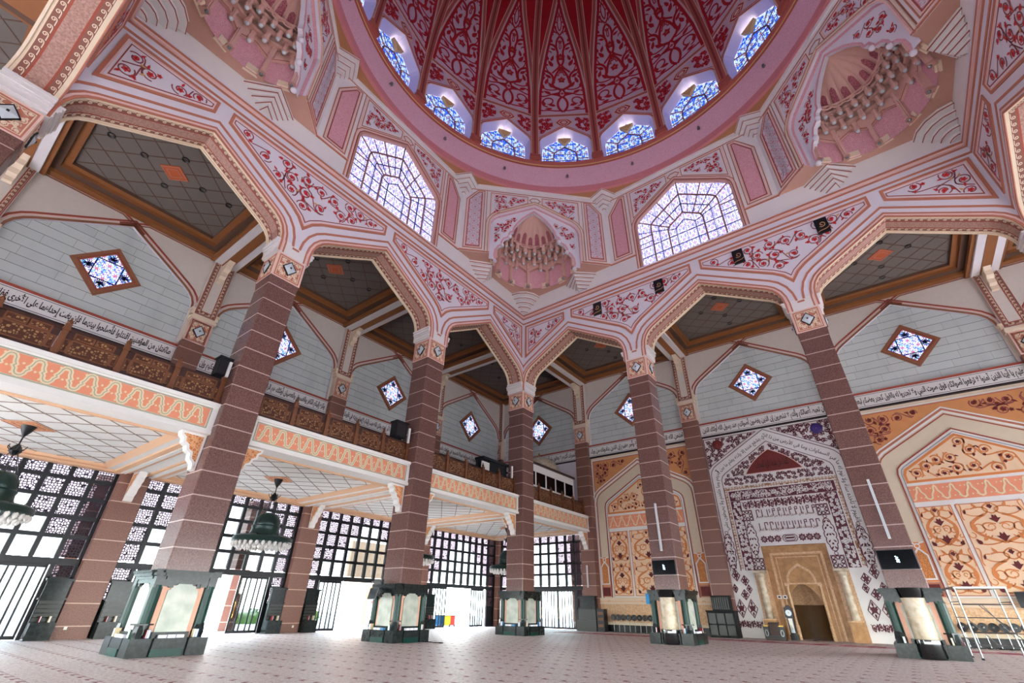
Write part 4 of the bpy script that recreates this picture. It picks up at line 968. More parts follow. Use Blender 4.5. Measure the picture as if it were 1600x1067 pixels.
def gal_ceiling():
    g = G(); z = 8.42
    g.mat('gallery_white').prism(ceil(8.62), rect(-4.15, 4.15, .2+1.0, 11.2), 0, 0)
    P = rect(-6, 6, .0, 12); Q = rect(-4.5, 4.5, 1.0, 11.4); Q2 = rect(-4.15, 4.15, 1.2, 11.2)
    for i in range(4): p, q, p2, q2 = P[i], P[(i+1) % 4], Q[i], Q[(i+1) % 4]; g.mat('gallery_white').quad((*p, z), (*q, z), (*q2, z), (*p2, z))
    for i in range(4): p, q, p2, q2 = Q[i], Q[(i+1) % 4], Q2[i], Q2[(i+1) % 4]; g.mat('peach_trim').quad((*p, z), (*q, z), (*q2, 8.62), (*p2, 8.62))
    for s in (-1, 1):   # mouldings running to the wall beside each pier line
        for x, w in ((5.55, .12), (5.0, .3)): g.mat('peach_trim').box(s*x-w/2, s*x+w/2, .3, 11.4, 8.33, 8.42)
        g.mat('gallery_white').box(s*5.3-.12, s*5.3+.12, .3, 11.4, 8.28, 8.42)
    g.mat('peach_trim').box(-6, 6, 11.3, 11.95, 8.3, 8.42); g.box(-4.6, 4.6, .75, .95, 8.34, 8.42)
    grid_lines(g, 8.62, -4.15, 4.15, 1.2, 11.2, 1.66, .045, 'soffit_line', .02)
    g.mat('gallery_white').box(-6, 6, .3, 12, 9.3, 9.6)      # gallery floor slab
    return g.mesh('gallery_ceiling')
GC = gal_ceiling()
g = G(); q = [(0, 5.0), (1.0, 6.0), (0, 7.0), (-1.0, 6.0)]; g.mat('peach_panel').prism(ceil(8.62), q, 0, .03)
for o in (.06, .3): g.mat('terracotta').ribbon(ceil(8.62), offs(q, o, True), .05, 0, .045, True)
g.mat('bracket_fret').prism(ceil(8.62), offs(q, .12, True), 0, .036); GMED = g.mesh('ceiling_rose')
def bracket_geo():       # scrolled bracket in the angle of gallery and column
    g = G(); prof = [(0, 8.4), (1.05, 8.4), (1.0, 8.2), (.86, 8.1), (.84, 7.9), (.66, 7.8), (.6, 7.6), (.42, 7.5), (.38, 7.25), (.2, 7.1), (.16, 6.85), (0, 6.8)]
    f = lambda u, v, d=0: (u, d, v)
    g.mat('gallery_white').prism(f, prof, -.22, .22, back=True); inn = offs(fix(prof), .1, True)
    for d in (-.23, .225): g.mat('bracket_fret').prism(lambda u, v, dd=0, d=d: (u, d, v), inn, 0, 0)
    return g.mesh('bracket')
BRK = bracket_geo()
ALONG = {-30: 'at far left', -18: 'between the two left columns', -6: 'left of the corner column', 6: 'right of the corner column'}
for c in (-30, -18, -6, 6):
    loc, rz = (0, c, 0), PI/2; wh = ALONG[c]
    t_ = tag(thing('gallery', 'upper gallery deck with orange and cream interlaced fascia '+wh, 'gallery', loc, rz), 'upper gallery deck with orange and cream interlaced fascia '+wh, 'gallery', 'gallery decks of the left aisle', 'structure')
    obj('fascia', FG, t_); obj('fascia_panel', FP, t_); cc = obj('ceiling_panel', GC, t_); obj('ceiling_rose', GMED, cc)
    t_ = thing('balustrade', 'dark carved wooden lattice balustrade on the gallery '+wh, 'railing', (-.1, c, 0), rz, 'gallery balustrades', 'thing')
    for i in range(6): p = obj('post', BPO, t_); p.location = (-5.08+i*(10.16/5), 0, 0)
    for i in range(5): p = obj('lattice_panel', BPA, t_); p.location = (-5.18+BW*(i+.5), 0, 0)
for x, y, rz, wh in [(0, c+s*.83, -PI/2 if s < 0 else PI/2, 'on the %s side of the %s column' % ('left' if s < 0 else 'right', n)) for c, n in ((-24, 'big left'), (-12, 'second'), (0, 'corner')) for s in (-1, 1)]+[(0, 11.25, -PI/2, 'on the pier where the gallery ends')]:
    tag(obj('bracket', BRK, None, False, (x-.1, y, 0), rz), 'cream scroll bracket under the gallery '+wh, 'bracket', 'scroll brackets under the gallery', 'thing')
for x, y, rz, wh in [(-11.25, c, 0, 'against the outer pier behind the %s column' % n) for c, n in ((-24, 'big left'), (-12, 'second'), (0, 'corner'))]+[(-.82, c, PI, 'on the aisle side of the %s column' % n) for c, n in ((-24, 'big left'), (-12, 'second'), (0, 'corner'))]:
    tag(obj('bracket', BRK, None, False, (x, y, 0), rz), 'cream scroll bracket under the gallery '+wh, 'bracket', 'scroll brackets under the gallery', 'thing')
# ------------------------------------------------------------------ glazed black screens under the gallery
XS = [-5.2+1.04*i for i in range(11)]; ZS = [8.6, 7.68, 6.7, 5.7, 4.74, 3.62]; ZL = [3.62, 2.7, 1.72]
def screen_geo(plainset):
    f = G(); f.mat('frame_black'); y0, y1 = 11.75, 11.95
    for x in XS: 
        w = .11; zb = 3.45 if abs(x) < 4.1 else .0
        f.box(x-w, x+w, y0, y1, zb, 8.7)
    for z in ZS[1:-1]: f.box(-5.2, 5.2, y0+.01, y1-.01, z-.1, z+.1)
    f.box(-5.3, 5.3, y0-.05, y1, 3.35, 3.68)
    for s in (-1, 1):
        for z in ZL[1:]: f.box(min(s*4.16, s*5.2), max(s*4.16, s*5.2), y0, y1, z-.1, z+.1)
        f.box(min(s*4.16, s*5.2), max(s*4.16, s*5.2), y0+.03, y1-.03, 0, 1.7); f.box(min(s*5.2, s*5.35), max(s*5.2, s*5.35), y0-.05, y1, 0, 8.7)
    cl, ft = G(), G(); cl.mat('clear_pane'); ft.mat('fret_pane')
    for i in range(10):
        for j in range(5):
            (cl if (i, j) in plainset else ft).prism(wall(11.88), rect(XS[i]+.11, XS[i+1]-.11, ZS[j+1]+.1, ZS[j]-.1), 0, 0)
    for i in (0, 9):
        for z1, z0 in ((3.35, 2.8), (2.6, 1.82)): ft.prism(wall(11.88), rect(XS[i]+.11, XS[i+1]-.11, z0, z1), 0, 0)
    return f, cl, ft
def stepset(n): return {(i, j) for j in range(1, 5) for i in range(10) if abs(i-4.5) < n[j]}
SETS = {('left', -30): stepset([0, 0, 1.6, 2.6, 3.6]), ('left', -18): stepset([0, 2.6, 3.4, 3.9, 3.9]), ('left', -6): stepset([0, 1.1, 2.1, 3.1, 4.1]), ('left', 6): stepset([0, 1.1, 2.1, 3.1, 4.1]), ('back', -6): stepset([0, 1.6, 2.1, 2.6, 4.1])}
def leaf_geo():
    g = G(); g.mat('frame_black')
    for x in (.05, 1.95): g.box(x-.05, x+.05, -.04, .04, .05, 3.35)
    for x in (.48, .78, 1.22, 1.52): g.box(x-.045, x+.045, -.025, .025, .1, 3.3)
    g.box(0, 2, -.04, .04, 3.2, 3.35); g.box(0, 2, -.04, .04, .02, .18); p = G(); p.mat('door_pane').box(.1, 1.9, -.006, .006, .18, 3.2)
    h = G(); h.mat('gold').tube([(.12, -.08, .9), (.12, -.14, .95), (.12, -.14, 1.75), (.12, -.08, 1.8)], .02, 6)
    return g.mesh('door_frame'), p.mesh('door_glass'), h.mesh('door_handle')
LF, LG, LH = leaf_geo()
LEAVES = {('left', -30): [-4, -2, 0, 2], ('left', -18): [2, -4], ('left', -6): [-4, ], ('left', 6): [-4, 1.6], ('back', -6): [-4, -2, 0, 2]}
nd = 1
SN = {('left', -30): 'at far left under the gallery', ('left', -18): 'between the two left columns', ('left', -6): 'between the second and corner columns', ('left', 6): 'in the far corner bay facing the hall', ('back', -6): 'on the prayer wall side right of the corner column'}
for (side, c), st_ in SETS.items():
    loc, rz = place(side, c); f, cl, ft = screen_geo(st_); l = 'tall black gridded glass screen '+SN[(side, c)]
    t_ = tag(thing('window_%d' % nw, l, 'window', loc, rz), l, 'window', 'glazed screens under the gallery', 'structure'); nw += 1
    obj('frame', f, t_); obj('clear_pane', cl, t_); obj('lattice_pane', ft, t_)
    for i, x in enumerate(LEAVES[(side, c)]):
        p = Matrix.Rotation(rz, 4, 'Z') @ Vector((x+.02, 11.85, 0)); l = 'barred glass door leaf, %s from left, %s' % (ORD[i], SN[(side, c)])
        d = tag(thing('door_%d' % nd, l, 'door', (p.x+loc[0], p.y+loc[1], 0), rz), l, 'door', 'barred glass doors of the screens', 'structure'); nd += 1
        obj('door_frame', LF, d); obj('door_glass', LG, d); obj('door_handle', LH, d)
# lower parts of the outer walls beside the screens
g = G(); g.mat('frame_black').box(-6, -5.35, 11.8, 12.0, 0, 8.7); g.box(5.35, 6, 11.8, 12.0, 0, 8.7); LWM = g.mesh('jamb')
g = G(); g.mat('plaster').box(-6, 6, 11.9, 12.2, 8.62, 16.0); MWM = g.mesh('middle')
for (side, c) in SETS:
    loc, rz = place(side, c); w = tag(obj('wall_middle_'+side, MWM, None, False, loc, rz), 'plain plaster wall behind the gallery '+NB[(side, c)], 'wall', kind='structure'); obj('jamb', LWM, w)
# ------------------------------------------------------------------ outside: terrace, verandah piers, planting
g = G(); g.mat('terrace').box(-60, -12.3, -70, 60, -.35, -.05); g.box(-12.3, 60, 12.3, 60, -.35, -.05); g.box(48.3, 160, -160, 60, -.35, -.05); g.box(-60, 48.3, -160, -48.3, -.35, -.05); g.box(-160, -60, -160, 60, -.35, -.05)
tag(obj('terrace_ground', g), 'pale sunlit terrace paving outside the screens', 'ground', kind='structure')
g = G(); g.mat('pier_granite').box(-.6, .6, -.6, .6, 0, 9); g.mat('cream').box(-.75, .75, -.75, .75, 8.4, 9); VP = g.mesh('verandah_pier')
for x, y, wh in ((-17, -24, 'seen beside the big left column base'), (-17, -13.8, 'behind the open left door'), (-17, -9.3, 'left of the wide open doorway'), (-17, 2, 'behind the corner bay screen'), (-17, 5.0, 'in the corner bay doorway'), (-4.4, 17, 'behind the doors right of the corner column')):
    tag(obj('verandah_pier', VP, None, False, (x, y, -.05)), 'orange granite verandah pier outside '+wh, 'pillar', 'verandah piers outside', 'thing')
g = G(); g.mat('peach_panel').box(-24.4, -24, 1, 13, 0, 8); g.mat('white_paint').prism(lambda u, v, d=0: (-24+d, u, v), [(4, 0), (4, 3.2), (7, 5.0), (10, 3.2), (10, 0)], 0, .06); g.mat('peach_scroll').ribbon(lambda u, v, d=0: (-24+d, u, v), [(4, 0), (4, 3.2), (7, 5.0), (10, 3.2), (10, 0)], .22, 0, .12)
vines(g, lambda u, v, d=0: (-24+d, u, v), [(4.4, .4), (9.6, .4), (9.6, 3), (7, 4.5), (4.4, 3)], .9, .1, 51, .06, 'terracotta', fr=.2)
tag(obj('courtyard_wall', g), 'peach courtyard wall with white pointed panel seen through the far doorway', 'wall', kind='structure')
rnd = random.Random(4)
for k, (x, y0, y1, wh) in enumerate(((-27, -22, -14, 'through the left door'), (-30, -9, 2, 'through the wide open doorway'))):
    g = G(); g.mat('hedge')
    for i in range(420):
        c = Vector((x+rnd.uniform(-.7, .7), rnd.uniform(y0, y1), rnd.uniform(.1, 1.25))); a = rnd.uniform(0, 6.3); r_ = .3
        u = Vector((math.cos(a), math.sin(a), rnd.uniform(-.5, .5)))*r_; v = Vector((-math.sin(a), math.cos(a), rnd.uniform(-.7, .7)))*r_*.6
        g.add([tuple(c-u), tuple(c+v), tuple(c+u), tuple(c-v)], [(0, 1, 2, 3)])
    g.box(x-.6, x+.6, y0, y1, -.05, 1.0); tag(obj('hedge', g), 'low green hedge outside seen '+wh, 'hedge', kind='thing')
def cart(name, col, label, x, y):
    t_ = thing(name, label, 'bin', (x, y, -.05)); b = G(); b.mat(col).prism(floorM(0), [(-.3, -.3), (.3, -.3), (.34, .3), (-.34, .3)], .12, .95, back=True); obj('body', b, t_)
    l_ = G(); l_.mat('black').box(-.36, .36, -.36, .36, .95, 1.03); obj('lid', l_, t_); w_ = G(); w_.mat('black').lathe([(.02, -.04), (.12, -.04), (.12, .04), (.02, .04)], 12); w_.xf(Matrix.Translation((.3, .25, .12)) @ Matrix.Rotation(PI/2, 4, 'Y')); obj('wheel', w_, t_)
cart('waste_bin', 'blue_plastic', 'blue wheeled bin outside the far doorway', -14.5, 6.1); cart('waste_bin', 'yellow', 'yellow wheeled bin outside the far doorway', -14.5, 7.0); cart('waste_bin', 'red_plastic', 'red wheeled bin outside the far doorway', -14.5, 7.7)
# ------------------------------------------------------------------ columns of the hall, their marble plinths and what stands on them
g = G(); g.mat('column_granite').box(-.82, .82, -.82, .82, .4, 17.6)
ch = G()
def oct_sq(h, c): return [(-h+c, -h), (h-c, -h), (h, -h+c), (h, h-c), (h-c, h), (-h+c, h), (-h, h-c), (-h, -h+c)]
g = G(); g.mat('column_granite').prism(floorM(0), oct_sq(.81, .04), 2.84, 17.2)
for a, b, z0, z1 in ((.81, .86, 17.2, 17.6),):
    P, Q = oct_sq(a, .04), oct_sq(b, .02)
    for i in range(8): p, q, p2, q2 = P[i], P[(i+1) % 8], Q[i], Q[(i+1) % 8]; g.quad((*p, z0), (*q, z0), (*q2, z1), (*p2, z1))
SHAFT = g.mesh('shaft')
g = G(); g.mat('cream').box(-.83, .83, -.83, .83, 17.6, 19.32)
fc = G(); cap_face(fc, .82, 17.6, 19.25, .0)
for k in range(4): g.join(fc, Matrix.Rotation(PI/2*k, 4, 'Z') @ Matrix.Translation((0, -.84, 0)))
CAPM = g.mesh('capital')
g = G()
for s in (-1, 1):
    for x, z0, z1 in ((.98, 19.28, 19.4), (1.02, 19.4, 19.5), (.99, 19.5, 19.72), (1.06, 19.72, 19.82), (1.13, 19.82, 19.95), (1.1, 19.95, 20.02), (1.18, 20.02, 20.16)): g.mat('plaster_white').box(min(0, s*x), max(0, s*x), -.85, .85, z0, z1)
IMP = g.mesh('impost')
# plinths
def plinth_geo():
    b = G(); b.mat('black_marble').box(-1.2, 1.2, -1.2, 1.2, 0, .5)
    for k in range(4):
        q = G(); q.mat('black_marble').box(.63, 1.32, -1.32, -.63, 0, .57); q.box(-.55, .55, -1.32, -1.1, 0, .57); q.box(-.62, .62, -1.12, -.8, .5, .76); q.mat('green_marble').box(-.56, .5, -1.34, -1.3, .0, .24); b.join(q, Matrix.Rotation(PI/2*k, 4, 'Z'))
    d = G(); d.mat('peach_stone').box(-.9, .9, -.95, -.8, .57, 2.3)
    p = G(); p.mat('white_stone').prism(wall(-.95), [(-.55, .76), (.55, .76), (.55, 2.12), (.47, 2.16), (.43, 2.27), (.28, 2.31), (.22, 2.38), (-.22, 2.38), (-.28, 2.31), (-.43, 2.27), (-.47, 2.16), (-.55, 2.12)], 0, .07)
    c = G(); c.mat('black_marble').box(-.95, .95, -.95, .95, 2.3, 2.84)
    for k in range(4):
        q = G(); q.mat('black_marble').box(-.86, .86, -1.1, -.8, 2.36, 2.5)
        for s in (-1, 1): q.box(s*.5-.08, s*.5+.08, -1.04, -.9, 2.22, 2.38); q.mat('black_marble').box(s*.74-.2, s*.74+.2, -1.08, -.8, 2.26, 2.4)
        for h, z0, z1 in ((1.02, 2.5, 2.6), (1.12, 2.6, 2.72), (1.2, 2.72, 2.8)): q.box(-h+.25, h-.25, -h-.12, -.8, z0, z1)
        c.join(q, Matrix.Rotation(PI/2*k, 4, 'Z'))
    q = G(); q.mat('green_marble').lathe([(.2, .57), (.2, 2.3)], 12, (.95, -.95, 0)); q.mat('black_marble').box(.8, 1.12, -1.12, -.8, 2.2, 2.8); q.box(.86, 1.2, -1.2, -.86, 2.62, 2.84); q.lathe([(.22, .57), (.24, .75), (.2, 1.0), (.05, 1.25)], 8, (.97, -.97, 0))
    return [x.mesh(n) for x, n in ((b, 'base'), (c, 'cornice'), (d, 'side_strip'), (p, 'white_panel'), (q, 'corner_pilaster'))]
PLM = plinth_geo()
g = G(); g.mat('black_gloss').lathe([(.0, .0), (.62, 0), (.66, .1), (.62, .74)], 20, (0, 0, 0), PI, 2*PI); g.lathe([(.62, .74), (.55, .76)], 20, (0, 0, 0), PI, 2*PI); g.xf(Matrix.Translation((0, -1.05, 0)) @ Matrix.Scale(.85, 4, (1, 0, 0))); CURL = g.mesh('curved_foot', True); b0 = G(); b0.mat('black_gloss')
b0.lathe([(.55, 2.42), (.58, 2.46), (.66, 2.84), (.0, 2.86)], 20, (0, 0, 0), PI, 2*PI); b0.xf(Matrix.Translation((0, -1.05, 0)) @ Matrix.Scale(.85, 4, (1, 0, 0)))
CURB = b0.mesh('curved_casing', True)
g = G(); g.mat('cream_marble').lathe([(.55, .76), (.55, 1.6)], 20, (0, 0, 0), PI, 2*PI); g.mat('dado_stone').lathe([(.552, 1.6), (.552, 1.62)], 20, (0, 0, 0), PI, 2*PI); g.mat('cream_marble').lathe([(.55, 1.62), (.55, 2.42)], 20, (0, 0, 0), PI, 2*PI); g.xf(Matrix.Translation((0, -1.05, 0)) @ Matrix.Scale(.85, 4, (1, 0, 0)))
CURM = g.mesh('curved_panel', True)
COLS = [(0, -24, 'big square left column nearest in the gallery row', 'big left'), (0, -12, 'square second column, tilted monitor at its foot', 'second'), (0, 0, 'square corner column in the middle where the arcades meet', 'corner'),
        (12, 0, 'square column right of the middle, farther one with a screen', 'right middle'), (24, 0, 'big square right column, nearest with a screen', 'big right'), (0, -36, 'square column whose head shows at the left frame edge', 'near left'), (36, 0, 'square column at the right corner past the frame edge', 'right corner')]
for x, y, wh, nm in COLS:
    t_ = thing('granite_column', 'granite column: '+wh, 'column', (x, y, 0), 0, 'square granite columns of the hall', 'thing')
    obj('shaft', SHAFT, t_); k = obj('capital', CAPM, t_)
    for dx, dy, rz in ((0, -.84, 0), (.84, 0, PI/2), (0, .84, PI), (-.84, 0, -PI/2)):
        f = obj('lamp', LFR, k); f.location = (dx, dy, 18.45); f.rotation_euler = (0, 0, rz); f = obj('lamp_glass', LGL, k); f.location = (dx, dy, 18.45); f.rotation_euler = (0, 0, rz)
    if x == 0: i = obj('impost', IMP, t_); i.rotation_euler = (0, 0, PI/2)
    if y in (0, -36): obj('impost', IMP, t_)
    if nm in ('near left', 'right corner'): continue
    t_ = thing('column_plinth', 'black, green and white marble plinth round the foot of the %s column' % nm, 'plinth', (x, y, 0), 0, 'marble plinths of the columns', 'thing')
    obj('base', PLM[0], t_); obj('cornice', PLM[1], t_)
    for k in range(4):
        for m, n in zip(PLM[2:], ('side_strip', 'white_panel', 'corner_pilaster')): o = obj(n, m, t_); o.rotation_euler = (0, 0, PI/2*k)
    if nm in ('right middle', 'big right'): obj('curved_head', CURB, t_); obj('curved_foot', CURL, t_); obj('curved_panel', CURM, t_)
# books, tissue boxes and little shelves on the plinths
def box_mesh(name, m, w, d, h, pages=None):
    g = G(); g.mat(m).box(-w/2, w/2, -d/2, d/2, 0, h)
    if pages: g.mat(pages).box(-w/2+.01, w/2-.02, -d/2-.004, d/2-.01, .012, h-.012)
    return g.mesh(name)
BK = [box_mesh('book', m, .05+.015*i, .2, .27, 'paper') for i, m in enumerate(('book_red', 'book_cream', 'book_red', 'book_blue', 'book_green'))]
BKN = ['dark red', 'cream', 'maroon', 'blue', 'green']
g = G(); g.mat('black_marble').box(-.3, .3, -.2, .2, 0, .05); g.box(-.2, .2, -.12, .15, -.3, 0); CS = g.mesh('corner_shelf')
FACES = {'front': (0, -1, 0), 'right': (1, 0, PI/2)}
rb = random.Random(3)
for x, y, wh, nm in COLS[:5]:
    t_ = thing('corner_shelf', 'small black shelf at the front corner of the %s plinth' % nm, 'shelf', (x+1.0, y-1.0, .98), PI/4, 'little corner shelves on the plinths', 'thing'); obj('board', CS, t_)
    tag(obj('tissue_box', box_mesh('tissue_box', 'gold' if nm == 'big left' else 'paper', .22, .12, .1), None, False, (x+1.02, y-1.02, 1.03), PI/4), 'small box on the corner shelf of the %s plinth' % nm, 'box', 'boxes on the corner shelves', 'thing')
    for fn, (fx, fy, rz) in FACES.items():
        if nm in ('right middle', 'big right') and fn == 'front': spots = (-.86, .86)
        else: spots = (-.84, -.76, .78, .86)
        for i, s_ in enumerate(spots):
            k = rb.randrange(5); u = s_
            px, py = (x+u, y-1.16) if fn == 'front' else (x+1.16, y+u)
            tag(obj('book', BK[k], None, False, (px, py, .575), rz+rb.uniform(-.1, .1)), '%s book standing on the %s plinth, %s face, %s' % (BKN[k], nm, fn, ('at its left end', 'second from its left end', 'second from its right end', 'at its right end')[i if len(spots) == 4 else i*3]), 'book', 'books on the plinths', 'thing')
        if not (nm in ('right middle', 'big right') and fn == 'front'):
            for i in range(3):
                u = -.3+.3*i; px, py = (x+u, y-1.22) if fn == 'front' else (x+1.22, y+u)
                tag(obj('paper_stack', box_mesh('paper_stack', ('paper', 'paper', 'book_blue' if nm in ('second', 'corner') and fn == 'front' else 'paper')[i], .26, .16, .1), None, False, (px, py, .575), rz), '%s of three low white booklet stacks on the %s plinth, %s face' % (('first', 'second', 'third')[i], nm, fn), 'papers', 'booklet stacks on the plinths', 'thing')
# television screens on columns
def tv(label, x, y, z, w, h, rz=0, tilt=0, logo=True, mount=True):
    t_ = thing('wall_screen', label, 'television', (x, y, z), rz, 'flat screens of the hall', 'thing'); t_.rotation_euler = (tilt, 0, rz)
    b = G(); b.mat('black').box(-w/2, w/2, -.03, .04, -h/2, h/2); obj('casing', b, t_)
    s = G(); s.mat('screen_black').box(-w/2+.03, w/2-.03, -.036, -.03, -h/2+.03, h/2-.03)
    if logo:
        s.mat('screen_logo')
        for dx, dz, r in ((-.03, .13, .035), (.03, .08, .04), (-.02, .02, .045), (.05, -.03, .04), (-.01, -.09, .05), (.06, -.12, .03)):
            s.prism(lambda u, v, d=0: (u, -.036-d, v), [(dx+r*math.cos(PI*k/3), dz+r*math.sin(PI*k/3)) for k in range(6)], .001, .002)
    obj('screen', s, t_)
    if mount: m_ = G(); m_.mat('black').box(-.12, .12, .04, .14, -.12, .12); m_.box(-.04, .04, .1, .6 if tilt else .14, -.05, .05); obj('mount', m_, t_)
tv('black flat wall screen with a pale blue logo on the big right column', 23.98, -.96, 4.1, 1.54, .9)
tv('black flat wall screen with a pale blue logo on the right middle column', 12.02, -.96, 4.1, 1.5, .85)
tv('dark monitor tilted down at the left side of the second column plinth', -.5, -13.62, 2.32, .95, .6, R(-12), R(-12), False)
tv('black screen at the right frame edge in front of the orange panels', 29.9, 11.3, 2.6, 1.5, .86, 0, 0, False)
g = G(); g.mat('black').box(-.03, .03, 0, .5, -.03, .03); tag(obj('screen_arm', g, None, False, (29.9, 11.4, 2.6)), 'short black arm holding the screen at the right frame edge', 'bracket', kind='thing')
g = G(); g.mat('black').box(-.35, .35, -.08, .08, 0, .25); g.box(-.5, .3, -.14, -.08, .1, .16); tag(obj('speaker_bar', g, None, False, (-.5, -13.3, 2.8)), 'dark sound bar on top of the second column plinth over the monitor', 'speaker', kind='thing')
g = G(); g.mat('blue_plastic').box(-.12, .12, -.1, .1, -.3, .3); tag(obj('blue_banner', g, None, False, (10.72, -.95, 2.35)), 'small blue bag hanging at the left edge of the right middle plinth', 'bag', kind='thing')
# slim line speakers
def line_speaker(label, x, y, z, h, rz=0):
    t_ = thing('line_speaker', label, 'speaker', (x, y, z), rz, 'slim white line loudspeakers', 'thing')
    b = G(); b.mat('white_paint').box(-.06, .06, -.06, .06, 0, h); obj('housing', b, t_); q = G(); q.mat('lamp_glass').box(-.04, .04, -.066, -.06, .05, h-.05); obj('grille', q, t_)
    m_ = G(); m_.mat('black').box(-.03, .03, .06, .14, h*.3, h*.3+.1); m_.box(-.03, .03, .06, .14, h*.75, h*.75+.1); obj('wall_clip', m_, t_)
line_speaker('tall slim white line speaker on the big right column above its screen', 24.0, -.96, 5.05, 2.97)
line_speaker('tall slim white line speaker on the right middle column above its screen', 12.02, -.96, 5.05, 2.95)
line_speaker('slim white line speaker on the pier where the gallery ends', -.1, 11.1, 3.5, 1.9)
line_speaker('short white line speaker beside the black cabinet on the gallery, left of the second column', .3, -13.2, 11.1, 1.0)
line_speaker('short white line speaker beside the gallery booth, left of the corner column', .35, -1.75, 11.1, 1.0)
line_speaker('short white line speaker on the gallery, left of the big left column', .3, -25.0, 11.3, .8)
# black boxes on the gallery
def cabinet(label, y, w, h):
    t_ = thing('speaker_cabinet', label, 'speaker', (-.15, y, 11.42), PI/2, 'black cabinets on the gallery rail', 'thing'); b = G(); b.mat('black_matte').box(-w/2, w/2, -.3, .3, 0, h); b.box(-w/2-.08, w/2+.08, -.38, .34, h, h+.08); obj('body', b, t_)
    q = G(); q.mat('black').box(-w/2+.08, w/2-.08, -.31, -.3, .1, h-.1); obj('grille', q, t_)
cabinet('black loudspeaker cabinet on the gallery rail left of the second column', -13.75, .9, .95); cabinet('black loudspeaker cabinet on the gallery rail left of the big left column', -25.2, .5, .85)
t_ = thing('control_booth', 'white control booth with dark windows on the gallery right of the corner column', 'booth', (-.75, 6.0, 9.6), PI/2)
b = G(); b.mat('white_paint'); L, H = 4.35, 4.0
for z0, z1 in ((0, 2.05), (3.3, 3.95)): b.box(-L, L, -.05, .05, z0, z1)
for i in range(6): x = -L+i*2*L/5; b.box(x-.08, x+.08, -.05, .05, 2.05, 3.3)
b.box(-L-.05, -L, -.05, .8, 0, 3.95); b.box(L, L+.05, -.05, .8, 0, 3.95); obj('wall_panel', b, t_)
q = G(); q.mat('screen_black').box(-L+.05, L-.05, .0, .02, 2.05, 3.3); obj('dark_window', q, t_); q = G(); q.mat('wood_dark').box(-L-.15, L+.15, -.2, .9, 3.95, 4.15); obj('roof_board', q, t_)
t_ = thing('equipment_booth', 'dark roofed booth with a pale side on the gallery left of the corner column', 'booth', (-.9, -2.9, 9.6), PI/2)
b = G(); b.mat('white_paint').box(-1.35, -.4, -.05, .05, 1.5, 2.6); obj('pale_panel', b, t_); b = G(); b.mat('black_matte').box(-.4, 1.9, -.05, .6, 1.0, 2.75); obj('cabinet', b, t_); b = G(); b.mat('black_matte').box(-1.45, 2.0, -.25, .7, 2.75, 2.95); obj('roof_board', b, t_); b = G(); b.mat('black_matte').box(-1.4, 1.9, .5, .6, 0, 2.75); obj('rear_panel', b, t_)
t_ = thing('domed_canopy', 'small beige domed canopy behind the gallery control booth', 'canopy', (-4.4, 9.5, 9.6)); b = G(); b.mat('cream_marble').lathe([(2.3, 4.0), (2.35, 4.6), (2.25, 5.2), (1.9, 5.8), (1.3, 6.35), (.6, 6.65), (.12, 6.75)], 28); obj('shell', b, t_, True); b = G(); b.mat('plaster').lathe([(2.2, 0), (2.2, 3.9), (2.35, 3.9), (2.35, 4.05)], 28); obj('drum', b, t_); b = G(); b.mat('gold').lathe([(.12, 6.7), (.05, 6.9), (.14, 7.0), (.02, 7.2)], 10); obj('finial', b, t_)
# painted black loudspeakers in the spandrels of the back wall
g = G(); g.mat('black').box(-.38, .38, -.14, .0, -.63, .63); SB = g.mesh('cabinet')
def spsc(seed):
    g = G(); g.mat('gold_leaf'); P = [(.22*(1-.75*t)*math.cos(R(seed+430*t))+.02, .1+.24*(1-.75*t)*math.sin(R(seed+430*t))) for t in [i/24 for i in range(25)]]
    g.ribbon(wall(-.14), P, .045, 0, .01); g.ribbon(wall(-.14), bez((-.36, -.5), (-.1, -.3), (.1, -.5), (.36, -.25)), .045, 0, .01); return g.mesh('scroll')
for i, (x, l) in enumerate(((9.17, 'leftmost, nearest the corner column'), (14.9, 'second from the left'), (21.2, 'third from the left'), (26.75, 'rightmost, above the big right column'))):
    t_ = thing('speaker_box', 'black loudspeaker with gold scroll in the vine frieze, '+l, 'speaker', (x, -.86, 25.2), 0, 'black loudspeakers in the vine frieze', 'thing'); obj('cabinet', SB, t_); obj('scroll', spsc(200+i*7), t_)
